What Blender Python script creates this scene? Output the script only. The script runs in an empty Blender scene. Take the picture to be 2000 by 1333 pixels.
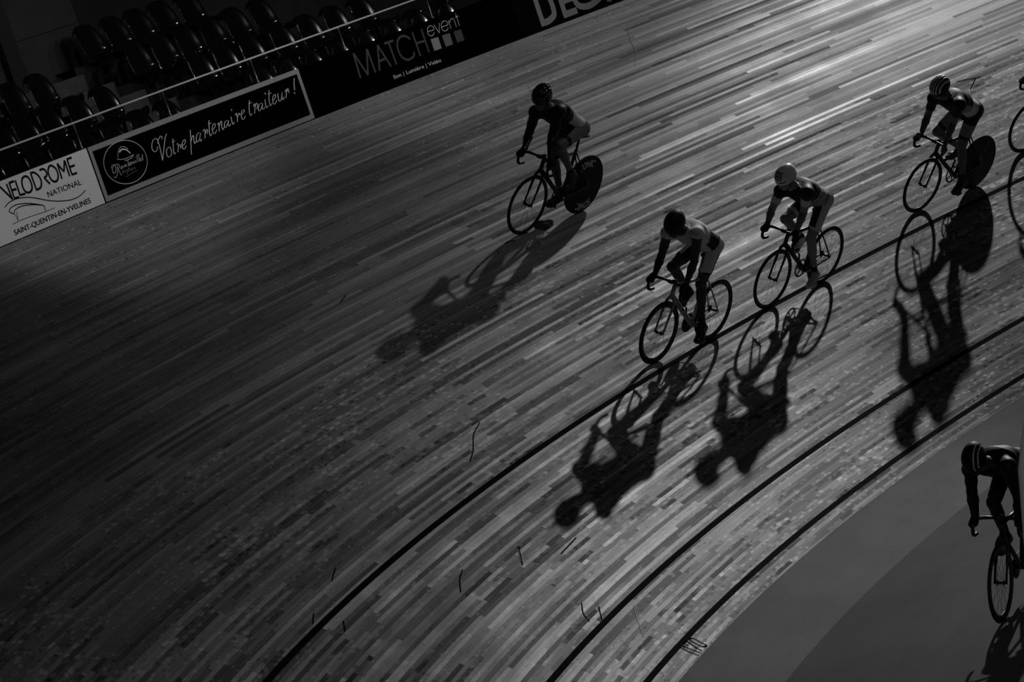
import bpy, bmesh, math, random
import numpy as np
from mathutils import Vector, Matrix

random.seed(7)
sc = bpy.context.scene
COL = sc.collection
A = np.array
PI = math.pi

# ------------------------------------------------------------------ camera
def camera():
    cd = bpy.data.cameras.new('camera')
    cd.sensor_width = 36.0
    cd.lens = 6191.32 * 36.0 / 2000.0
    cd.clip_end = 400
    co = bpy.data.objects.new('camera', cd)
    COL.objects.link(co)
    fw = Vector((0.623656, 0.771222, -0.127553))
    rt = Vector((0.711362, -0.627579, -0.316400))
    up = Vector((0.324064, -0.106589, 0.940011))
    m = Matrix((rt, up, -fw)).transposed().to_4x4()
    m.translation = Vector((-27.28515, 0.0, 6.49273))
    co.matrix_world = m
    sc.camera = co
camera()

# ------------------------------------------------------------------ world, light, exposure
sc.view_settings.view_transform = 'Standard'
sc.view_settings.look = 'None'
sc.view_settings.gamma = 1.0
sc.view_settings.exposure = 0.0
sc.view_settings.use_curve_mapping = False

W = bpy.data.worlds.new('hall_dark')
sc.world = W
W.use_nodes = True
W.node_tree.nodes['Background'].inputs[0].default_value = (1, 1, 1, 1)
W.node_tree.nodes['Background'].inputs[1].default_value = 0.0035

def spot(name, loc, target, power, size_deg, blend, radius):
    l = bpy.data.lights.new(name, 'SPOT')
    l.energy = power; l.spot_size = math.radians(size_deg); l.spot_blend = blend
    l.shadow_soft_size = radius
    o = bpy.data.objects.new(name, l); COL.objects.link(o)
    o.location = loc
    o.rotation_euler = (Vector(target) - Vector(loc)).to_track_quat('-Z', 'Y').to_euler()
    return o
def point(name, loc, power, radius):
    l = bpy.data.lights.new(name, 'POINT')
    l.energy = power; l.shadow_soft_size = radius
    o = bpy.data.objects.new(name, l); COL.objects.link(o); o.location = loc
    return o
# the one strong lamp beyond the outside of the bend, at the height of the roof truss
spot('truss_spotlight', (10.5954, 28.4398, 12.5515), (4.6, 22.9, 1.5), 6100, 92, 1.0, 0.17)
spot('truss_spotlight', (10.5954, 28.4398, 12.5515), (-5.58, 20.79, 1.5), 7700, 17.8, 1.0, 0.17)   # its hot centre
# a weaker lamp over the infield side
spot('infield_spotlight', (4.7, 13.6, 17.3), (-8.0, 26.0, 4.6), 700, 32, 1.0, 0.12)
# added spot from the near end, brightens the barrier tube and infield rider
spot('infield_spotlight', (-21.0, 5.0, 12.0), (-10.2, 15.6, 0.6), 700, 15, 1.0, 0.2)
# lamps on the far truss that catch the boards and glint in the seats of the stand
for x_, y_ in ((-10.0, -3.0), (0.5, -2.0)):
    for aim in ((-10.6, 28.2, 7.2), (-4.2, 30.0, 7.2)):
        spot('stand_spotlight', (x_, y_, 14.0), aim, 3100, 15, 0.5, 0.12)
for x_, y_, tx, ty in ((-18.5, 2.0, -7.5, 30.0), (9.0, 3.0, -6.5, 30.0), (-6.0, 6.0, -6.5, 30.0)):  # extra spots added for more glints in the seats
    spot('stand_spotlight', (x_, y_, 14.5), (tx, ty, 8.5), 1900, 19, 0.5, 0.12)
# small lamps of the roof trusses (they glint in the seat shells and helmets)
for i, (x, y, z) in enumerate([(-14, 8, 15), (-9.5, 5.5, 15), (-20, 14, 13.5), (-3, 10, 15.5), (-24, 3, 14)]):
    point('truss_lamp', (x, y, z), 14, 0.07)

# ------------------------------------------------------------------ track geometry constants
R0, BETA, WID = 22.5194, 0.713956, 7.7088
CB, SB = math.cos(BETA), math.sin(BETA)
RT, ZT = R0 + WID*CB, WID*SB          # outer edge of the banking
ZF = -0.30                            # infield floor
RF = 21.78                            # inner edge of the apron

# ------------------------------------------------------------------ materials
def new_mat(name):
    m = bpy.data.materials.new(name); m.use_nodes = True
    return m, m.node_tree, m.node_tree.nodes['Principled BSDF']
def mat(name, g, rough=0.5, spec=0.5, metal=0.0, noise=0.0, nscale=40.0, coat=0.0):
    m, nt, b = new_mat(name)
    b.inputs['Roughness'].default_value = rough
    b.inputs['Specular IOR Level'].default_value = spec
    b.inputs['Metallic'].default_value = metal
    b.inputs['Coat Weight'].default_value = coat
    b.inputs['Coat Roughness'].default_value = 0.08
    tc = nt.nodes.new('ShaderNodeTexCoord')
    n = nt.nodes.new('ShaderNodeTexNoise'); n.inputs['Scale'].default_value = nscale; n.inputs['Detail'].default_value = 4
    nt.links.new(tc.outputs['Object'], n.inputs['Vector'])
    mr = nt.nodes.new('ShaderNodeMapRange')
    mr.inputs['From Min'].default_value = 0.25; mr.inputs['From Max'].default_value = 0.75
    k = max(noise, 0.04)
    mr.inputs['To Min'].default_value = g*(1-k); mr.inputs['To Max'].default_value = g*(1+k)
    nt.links.new(n.outputs['Fac'], mr.inputs['Value'])
    nt.links.new(mr.outputs[0], b.inputs['Base Color'])
    return m

class NB:
    """tiny node-graph builder"""
    def __init__(s, nt): s.nt = nt
    def _in(s, sock, v):
        if isinstance(v, bpy.types.NodeSocket): s.nt.links.new(v, sock)
        else: sock.default_value = v
    def m(s, op, a, b=0.0, c=0.0):
        n = s.nt.nodes.new('ShaderNodeMath'); n.operation = op
        s._in(n.inputs[0], a); s._in(n.inputs[1], b); s._in(n.inputs[2], c)
        return n.outputs[0]
    def vec(s, x, y, z=0.0):
        n = s.nt.nodes.new('ShaderNodeCombineXYZ')
        for i, v in enumerate((x, y, z)): s._in(n.inputs[i], v)
        return n.outputs[0]
    def white(s, v):
        n = s.nt.nodes.new('ShaderNodeTexWhiteNoise'); n.noise_dimensions = '3D'
        s._in(n.inputs['Vector'], v); return n.outputs['Value'], n.outputs['Color']
    def noise(s, v, scale, detail=2.0, rough=0.5):
        n = s.nt.nodes.new('ShaderNodeTexNoise'); s._in(n.inputs['Vector'], v)
        n.inputs['Scale'].default_value = scale; n.inputs['Detail'].default_value = detail
        n.inputs['Roughness'].default_value = rough
        return n.outputs['Fac']
    def voro(s, v, scale):
        n = s.nt.nodes.new('ShaderNodeTexVoronoi'); s._in(n.inputs['Vector'], v)
        n.inputs['Scale'].default_value = scale
        return n.outputs['Distance'], n.outputs['Color']
    def rng(s, v, a, b, c, d, clamp=True):
        n = s.nt.nodes.new('ShaderNodeMapRange'); n.clamp = clamp
        s._in(n.inputs['Value'], v)
        for k, x in zip(('From Min', 'From Max', 'To Min', 'To Max'), (a, b, c, d)): s._in(n.inputs[k], x)
        return n.outputs[0]
    def mix(s, f, a, b):
        n = s.nt.nodes.new('ShaderNodeMix'); n.data_type = 'FLOAT'
        s._in(n.inputs[0], f); s._in(n.inputs[2], a); s._in(n.inputs[3], b)
        return n.outputs[0]

def track_material():
    m, nt, b = new_mat('varnished_pine_track')
    g = NB(nt)
    uvn = nt.nodes.new('ShaderNodeUVMap'); uvn.uv_map = 'strip'
    sp = nt.nodes.new('ShaderNodeSeparateXYZ'); nt.links.new(uvn.outputs[0], sp.inputs[0])
    u, v = sp.outputs[0], sp.outputs[1]
    SW = 0.040
    # the edge above which boards get fewer flecks and a stronger specular
    worn = g.m('LESS_THAN', v, 4.50)
    vr = g.m('DIVIDE', v, SW)
    row = g.m('FLOOR', vr); fv = g.m('FRACT', vr)
    r1, _ = g.white(g.vec(row, 3.3, 0))
    r2, _ = g.white(g.vec(row, 9.1, 4))
    r3, _ = g.white(g.vec(row, 5.7, 9))
    length = g.rng(r2, 0, 1, 1.6, 4.2)
    uu = g.m('ADD', g.m('DIVIDE', u, length), g.m('MULTIPLY', r1, 37.0))
    col = g.m('FLOOR', uu); fu = g.m('FRACT', uu)
    c1, cc = g.white(g.vec(row, col, 1.7))
    c2, _ = g.white(g.vec(row, col, 8.9))
    # short lengths let into some of the rows
    us = g.m('ADD', g.m('DIVIDE', u, g.rng(r3, 0, 1, 0.16, 0.42)), g.m('MULTIPLY', r2, 19.0))
    k1, kc = g.white(g.vec(row, g.m('FLOOR', us), 2.2))
    patch = g.noise(g.vec(g.m('MULTIPLY', u, 0.5), g.m('MULTIPLY', v, 1.6), 8), 1.0, 3.0)
    short = g.m('MULTIPLY', g.rng(r3, 0.45, 0.6, 0, 1), g.rng(patch, 0.42, 0.58, 0.1, 1.0))
    short = g.m('MULTIPLY', short, g.mix(worn, 0.35, 1.0))
    band = g.noise(g.vec(g.m('MULTIPLY', u, 0.05), g.m('MULTIPLY', v, 1.6), 0), 1.0, 3.0)
    streak = g.noise(g.vec(g.m('MULTIPLY', u, 0.45), g.m('MULTIPLY', v, 55.0), 1), 1.0, 4.0, 0.65)
    blot = g.noise(g.vec(u, g.m('MULTIPLY', v, 1.3), 2), 1.1, 5.0, 0.6)
    grain = g.noise(g.vec(g.m('MULTIPLY', u, 6.0), g.m('MULTIPLY', v, 150.0), c1), 1.0, 3.0, 0.6)
    tone = g.m('MULTIPLY', g.rng(r1, 0, 1, 0.84, 1.16), g.rng(c1, 0, 1, 0.86, 1.14))
    tone = g.m('MULTIPLY', tone, g.m('ADD', 1.0, g.m('MULTIPLY', g.m('GREATER_THAN', c2, 0.93), 0.30)))
    tone = g.m('MULTIPLY', tone, g.m('ADD', 1.0, g.m('MULTIPLY', short, g.rng(k1, 0, 1, -0.42, 0.62))))
    tone = g.m('MULTIPLY', tone, g.rng(band, 0.3, 0.7, 0.82, 1.18))
    tone = g.m('MULTIPLY', tone, g.rng(streak, 0.3, 0.7, 0.62, 1.38))
    tone = g.m('MULTIPLY', tone, g.rng(blot, 0.3, 0.7, 0.84, 1.16))
    tone = g.m('MULTIPLY', tone, g.rng(grain, 0.3, 0.7, 0.84, 1.16))
    # seams between strips, butt joints
    seam = g.m('LESS_THAN', fv, 0.10)
    tone = g.m('MULTIPLY', tone, g.mix(seam, 1.0, g.rng(r3, 0, 1, 0.85, 0.55)))
    joint = g.m('LESS_THAN', g.m('MULTIPLY', fu, length), 0.014)
    tone = g.m('MULTIPLY', tone, g.mix(joint, 1.0, 0.45))
    # nail holes and dents (dark), glints on lifted staples painted as pale flecks
    wob = g.noise(g.vec(g.m('MULTIPLY', u, 14.0), g.m('MULTIPLY', v, 30.0), 3), 1.0, 2.0)
    wu = g.m('ADD', u, g.m('MULTIPLY', wob, 0.05)); wv = g.m('ADD', v, g.m('MULTIPLY', wob, 0.02))
    nd, nc = g.voro(g.vec(g.m('MULTIPLY', wu, 6.0), g.m('MULTIPLY', wv, 16.0), 0), 1.0)
    hole = g.m('LESS_THAN', nd, g.m('MULTIPLY', g.rng(patch, 0.35, 0.65, 0.15, 0.28), g.mix(worn, 0.5, 1.0)))
    tone = g.m('MULTIPLY', tone, g.mix(hole, 1.0, 0.36))
    sd, sc_ = g.voro(g.vec(g.m('MULTIPLY', wu, 6.5), g.m('MULTIPLY', wv, 19.0), 7), 1.0)
    glint_fleck = g.m('LESS_THAN', sd, g.m('MULTIPLY', g.rng(patch, 0.38, 0.62, 0.19, 0.36), g.mix(worn, 0.45, 1.0)))
    tone = g.m('MULTIPLY', tone, g.mix(glint_fleck, 1.0, 2.1))
    # the strip below the measuring line is scuffed paler
    low = g.m('LESS_THAN', v, 0.20)
    tone = g.m('MULTIPLY', tone, g.mix(low, 1.0, 1.15))
    # the tone grows slightly paler towards the lower lanes
    tone = g.m('MULTIPLY', tone, g.rng(g.m('ADD', v, g.m('MULTIPLY', blot, 1.2)), 1.0, 6.0, 1.08, 1.02))
    base = g.m('MULTIPLY', tone, 0.25)
    # painted lines
    ln = None
    for s0, w in ((0.225, 0.055), (0.850, 0.056), (2.587, 0.056)):
        k = g.m('LESS_THAN', g.m('ABSOLUTE', g.m('SUBTRACT', v, s0)), w*0.5)
        ln = k if ln is None else g.m('MAXIMUM', ln, k)
    base = g.mix(ln, base, 0.024)
    nt.links.new(base, b.inputs['Base Color'])
    ro = g.rng(c2, 0, 1, 0.40, 0.54)
    ro = g.m('ADD', ro, g.rng(blot, 0.3, 0.7, -0.04, 0.06))
    ro = g.mix(ln, ro, 0.95)
    nt.links.new(ro, b.inputs['Roughness'])
    spec = g.mix(ln, g.m('MULTIPLY', g.rng(g.m('ADD', c1, g.m('MULTIPLY', short, g.m('SUBTRACT', k1, 0.5))), 0, 1, 0.1, 2.3), g.mix(worn, 0.13, g.rng(v, 1.2, 4.0, 0.080, 0.075))), 0.0)
    nt.links.new(spec, b.inputs['Specular IOR Level'])
    # every strip lies at a slightly different tilt; flecks and seams in the bump
    ht = g.m('ADD', g.m('MULTIPLY', glint_fleck, 0.0030), g.m('MULTIPLY', seam, -0.0012))
    ht = g.m('ADD', ht, g.m('MULTIPLY', grain, 0.0015))
    ht = g.m('SUBTRACT', ht, g.m('MULTIPLY', hole, 0.002))
    bp = nt.nodes.new('ShaderNodeBump'); bp.inputs['Distance'].default_value = 1.0; bp.inputs['Strength'].default_value = 0.45
    nt.links.new(ht, bp.inputs['Height'])
    vs = nt.nodes.new('ShaderNodeVectorMath'); vs.operation = 'SUBTRACT'; vs.inputs[1].default_value = (0.5, 0.5, 0.5)
    nt.links.new(cc, vs.inputs[0])
    vm = nt.nodes.new('ShaderNodeVectorMath'); vm.operation = 'SCALE'; vm.inputs['Scale'].default_value = 0.075
    nt.links.new(vs.outputs[0], vm.inputs[0])
    va = nt.nodes.new('ShaderNodeVectorMath'); va.operation = 'ADD'
    nt.links.new(bp.outputs[0], va.inputs[0]); nt.links.new(vm.outputs[0], va.inputs[1])
    vn = nt.nodes.new('ShaderNodeVectorMath'); vn.operation = 'NORMALIZE'
    nt.links.new(va.outputs[0], vn.inputs[0])
    nt.links.new(vn.outputs[0], b.inputs['Normal'])
    return m

def floor_material(name, g0, rough):
    m, nt, b = new_mat(name)
    g = NB(nt)
    uvn = nt.nodes.new('ShaderNodeUVMap'); uvn.uv_map = 'strip'
    sp = nt.nodes.new('ShaderNodeSeparateXYZ'); nt.links.new(uvn.outputs[0], sp.inputs[0])
    u, v = sp.outputs[0], sp.outputs[1]
    n1 = g.noise(g.vec(u, v, 0), 0.9, 5.0, 0.6)
    n2 = g.noise(g.vec(g.m('MULTIPLY', u, 1.2), g.m('MULTIPLY', v, 5.0), 3), 1.0, 4.0)
    n3 = g.noise(g.vec(u, v, 5), 90.0, 2.0)
    t = g.m('MULTIPLY', g.rng(n1, 0.3, 0.7, 0.86, 1.14), g.rng(n2, 0.3, 0.7, 0.92, 1.08))
    t = g.m('MULTIPLY', t, g.rng(n3, 0.2, 0.8, 0.9, 1.1))
    nt.links.new(g.m('MULTIPLY', t, g0), b.inputs['Base Color'])
    b.inputs['Roughness'].default_value = rough
    b.inputs['Specular IOR Level'].default_value = 0.03
    return m

M = dict(
    track=track_material(),
    apron=floor_material('apron_paint', 0.185, 0.75),
    infield=floor_material('infield_paint', 0.095, 0.7),
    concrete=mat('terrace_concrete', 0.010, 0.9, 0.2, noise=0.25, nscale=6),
    tread=mat('lit_tread_concrete', 0.03, 0.9, 0.2, noise=0.2, nscale=8),  # paler than the terrace: light on the treads put into the colour
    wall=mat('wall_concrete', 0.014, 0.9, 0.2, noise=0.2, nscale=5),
    dark=mat('dark_painted_steel', 0.006, 0.6, 0.2),
    seat=mat('black_seat_plastic', 0.0015, 0.07, 1.0),
    chrome=mat('brushed_steel_tube', 0.95, 0.25, 0.5, metal=0.4),
    board_black=mat('black_board_vinyl', 0.0012, 0.95, 0.0),
    board_grey=mat('charcoal_board_vinyl', 0.006, 0.9, 0.0),
    board_white=mat('white_board_vinyl', 0.80, 0.6, 0.3),
    print_white=mat('white_print', 0.72, 0.6, 0.3),
    print_dim=mat('dim_grey_print', 0.07, 0.6, 0.3),
    print_grey=mat('grey_print', 0.17, 0.6, 0.3),
    print_mid=mat('mid_grey_print', 0.32, 0.6, 0.3),
    print_black=mat('black_print', 0.006, 0.7, 0.1),
    mark_dark=mat('black_marker', 0.008, 0.95, 0.0),
    mark_light=mat('pale_scuff', 0.30, 0.6, 0.3),
    tyre=mat('tyre_rubber', 0.010, 0.6, 0.3),
    carbon=mat('black_carbon', 0.008, 0.35, 0.5),
    carbon_matt=mat('matt_black_carbon', 0.007, 0.6, 0.3),
    frame_grey=mat('grey_frame_paint', 0.5, 0.35, 0.5),
    steel=mat('polished_metal', 0.45, 0.25, 0.5, metal=1.0),
    spoke=mat('dark_spoke_steel', 0.03, 0.4, 0.5, metal=0.6),
    skin=mat('skin', 0.16, 0.5, 0.4, noise=0.1, nscale=30),
    skin_pale=mat('pale_skin', 0.30, 0.5, 0.4, noise=0.1, nscale=30),
    lycra_mid=mat('mid_grey_lycra', 0.26, 0.6, 0.3, noise=0.06, nscale=30),
    skin_backlit=mat('backlit_skin', 0.075, 0.5, 0.35, noise=0.1, nscale=30),  # skin tone darkened to stand for backlit limbs
    lycra_black=mat('black_lycra', 0.008, 0.55, 0.3, noise=0.15, nscale=60),
    lycra_dark=mat('charcoal_lycra', 0.03, 0.6, 0.3, noise=0.3, nscale=25),
    lycra_grey=mat('grey_lycra', 0.82, 0.6, 0.3, noise=0.06, nscale=30),
    lycra_light=mat('light_lycra', 0.75, 0.6, 0.3, noise=0.08, nscale=30),
    lycra_print=mat('patterned_lycra', 0.36, 0.6, 0.3, noise=0.8, nscale=22),
    glove=mat('black_glove', 0.008, 0.7, 0.2),
    shoe_black=mat('black_shoe', 0.01, 0.3, 0.5),
    shoe_light=mat('light_shoe', 0.6, 0.45, 0.4, noise=0.35, nscale=40),
    shoe_grey=mat('grey_shoe', 0.05, 0.5, 0.4),
    helmet_black=mat('glossy_black_helmet', 0.005, 0.12, 0.6),
    helmet_matt=mat('matt_black_helmet', 0.008, 0.55, 0.3),
    helmet_white=mat('white_helmet', 0.85, 0.3, 0.5),
    pole=mat('grey_painted_tube', 0.8, 0.4, 0.4),
)

M['seat'].node_tree.nodes['Principled BSDF'].inputs['IOR'].default_value = 1.8

# ------------------------------------------------------------------ helpers
def tag(o, label=None, cat=None, group=None, kind=None):
    if label: o['label'] = label
    if cat: o['category'] = cat
    if group: o['group'] = group
    if kind: o['kind'] = kind
    return o
def mesh_obj(name, V, F, m, parent=None, smooth=True, mi=None):
    me = bpy.data.meshes.new(name)
    me.from_pydata([tuple(map(float, v)) for v in V], [], [tuple(map(int, f)) for f in F])
    for x in (m if isinstance(m, (list, tuple)) else [m]): me.materials.append(x)
    if mi is not None: me.polygons.foreach_set('material_index', np.asarray(mi, dtype=np.int32))
    me.polygons.foreach_set('use_smooth', np.full(len(me.polygons), smooth))
    me.update()
    o = bpy.data.objects.new(name, me); COL.objects.link(o)
    if parent: o.parent = parent
    return o
def empty(name, loc=(0, 0, 0), mtx=None):
    o = bpy.data.objects.new(name, None); COL.objects.link(o)
    o.empty_display_size = 0.2
    if mtx is not None: o.matrix_world = mtx
    else: o.location = loc
    return o
def copy_tree(o, parent=None):
    c = o.copy(); COL.objects.link(c)
    if parent: c.parent = parent
    for ch in list(o.children): copy_tree(ch, c)
    return c
class MB:
    def __init__(s): s.V = []; s.F = []
    def add(s, V, F):
        b = len(s.V); s.V += [tuple(v) for v in V]; s.F += [tuple(i+b for i in f) for f in F]; return s
    def box(s, lo, hi, fn=None):
        V = [(x, y, z) for z in (lo[2], hi[2]) for y in (lo[1], hi[1]) for x in (lo[0], hi[0])]
        if fn: V = [fn(v) for v in V]
        return s.add(V, [(0, 2, 3, 1), (4, 5, 7, 6), (0, 1, 5, 4), (2, 6, 7, 3), (0, 4, 6, 2), (1, 3, 7, 5)])
    def tube(s, P, r, n=10, closed=False, ell=None):
        """sweep a circle (or ellipse ell=(axis, factor)) along a polyline"""
        P = [A(p, dtype=float) for p in P]; N = len(P)
        rr = r if isinstance(r, (list, tuple, np.ndarray)) else [r]*N
        V = []; F = []; prev = None
        for i in range(N):
            if closed: t = P[(i+1) % N]-P[i-1]
            else: t = P[min(i+1, N-1)]-P[max(i-1, 0)]
            t = t/(np.linalg.norm(t)+1e-12)
            if prev is None:
                a = A([0, 0, 1.]) if abs(t[2]) < .9 else A([1., 0, 0])
                if ell is not None: a = A(ell[0], dtype=float)
                x = np.cross(a, t); x /= np.linalg.norm(x)+1e-12
            else:
                x = prev-t*(prev@t); x /= np.linalg.norm(x)+1e-12
            prev = x; y = np.cross(t, x)
            ky = ell[1] if ell is not None else 1.0
            for k in range(n):
                c = 2*PI*k/n
                V.append(P[i]+rr[i]*(math.cos(c)*x+ky*math.sin(c)*y))
        M_ = N if closed else N-1
        for i in range(M_):
            for k in range(n):
                a = i*n+k; b2 = i*n+(k+1) % n; c = ((i+1) % N)*n+(k+1) % n; d = ((i+1) % N)*n+k
                F.append((a, b2, c, d))
        if not closed:
            F.append(tuple(range(n-1, -1, -1))); F.append(tuple((N-1)*n+k for k in range(n)))
        return s.add(V, F)
    def lathe(s, prof, n=48, axis='y', org=(0, 0, 0), closed=True):
        """revolve (radius, offset) profile about the axis"""
        V = []; K = len(prof)
        for i in range(n):
            c, d = math.cos(2*PI*i/n), math.sin(2*PI*i/n)
            for r, o in prof:
                p = (r*c, o, r*d) if axis == 'y' else (r*c, r*d, o)
                V.append((p[0]+org[0], p[1]+org[1], p[2]+org[2]))
        F = []
        for i in range(n):
            j = (i+1) % n
            for k in range(K if closed else K-1):
                l = (k+1) % K
                F.append((i*K+k, i*K+l, j*K+l, j*K+k))
        return s.add(V, F)
    def ell(s, c, r, n=16, m=10, rot=None):
        V = []; F = []
        for j in range(m+1):
            ph = -PI/2+PI*j/m
            for i in range(n):
                th = 2*PI*i/n
                p = A([r[0]*math.cos(ph)*math.cos(th), r[1]*math.cos(ph)*math.sin(th), r[2]*math.sin(ph)])
                if rot is not None: p = rot@p
                V.append(A(c)+p)
        for j in range(m):
            for i in range(n):
                F.append((j*n+i, j*n+(i+1) % n, (j+1)*n+(i+1) % n, (j+1)*n+i))
        return s.add(V, F)
    def build(s, name, m, parent=None, smooth=True): return mesh_obj(name, s.V, s.F, m, parent, smooth)

def spline(P, sub=5):
    P = A(P, dtype=float)
    if len(P) < 3: return P
    closed = np.linalg.norm(P[0]-P[-1]) < 1e-6
    out = []
    N = len(P)
    for i in range(N-1):
        p0 = P[i-1] if i > 0 else (P[-2] if closed else 2*P[0]-P[1])
        p1, p2 = P[i], P[i+1]
        p3 = P[i+2] if i+2 < N else (P[1] if closed else 2*P[-1]-P[-2])
        for t in np.linspace(0, 1, sub, endpoint=False):
            out.append(.5*((2*p1)+(-p0+p2)*t+(2*p0-5*p1+4*p2-p3)*t*t+(-p0+3*p1-3*p2+p3)*t**3))
    out.append(P[-1])
    return A(out)
def ribbons(strokes, width, fn, curve=True, calli=None):
    """flat pen strokes in a surface's own (u, v) coordinates; fn maps (u, v) to 3-D"""
    V = []; F = []
    for st in strokes:
        P = spline(st) if curve else A(st, dtype=float)
        if len(P) < 2: continue
        T = np.gradient(P, axis=0); T /= np.linalg.norm(T, axis=1, keepdims=True)+1e-12
        Nn = np.stack([-T[:, 1], T[:, 0]], 1)
        w = np.full(len(P), width)
        if calli is not None: w = calli + (width-calli)*np.clip(np.abs(T[:, 1])*1.15-.1, 0, 1)**1.5
        b = len(V)
        ext = T*(width*.0)
        for i in range(len(P)):
            V.append(fn(*(P[i]+Nn[i]*w[i]/2))); V.append(fn(*(P[i]-Nn[i]*w[i]/2)))
        for i in range(len(P)-1): F.append((b+2*i, b+2*i+1, b+2*i+3, b+2*i+2))
    return V, F
def text_mesh(body, weight=0.0, shear=0.0, spacing=1.0):
    cu = bpy.data.curves.new('t', 'FONT'); cu.body = body; cu.offset = weight; cu.shear = shear
    cu.space_character = spacing; cu.resolution_u = 4
    o = bpy.data.objects.new('t', cu); COL.objects.link(o)
    dg = bpy.context.evaluated_depsgraph_get()
    me = bpy.data.meshes.new_from_object(o.evaluated_get(dg))
    V = A([v.co[:2] for v in me.vertices]); F = [tuple(p.vertices) for p in me.polygons]
    bpy.data.objects.remove(o); bpy.data.curves.remove(cu); bpy.data.meshes.remove(me)
    lo, hi = V.min(0), V.max(0)
    return (V-lo)/(hi-lo), F, (hi-lo)
def text_fit(body, quad, fn, weight=0.0, shear=0.0):
    V, F, _ = text_mesh(body, weight, shear)
    bl, br, tl = [A(q) for q in quad]
    return [fn(*(bl+(br-bl)*x+(tl-bl)*y)) for x, y in V], F

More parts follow.
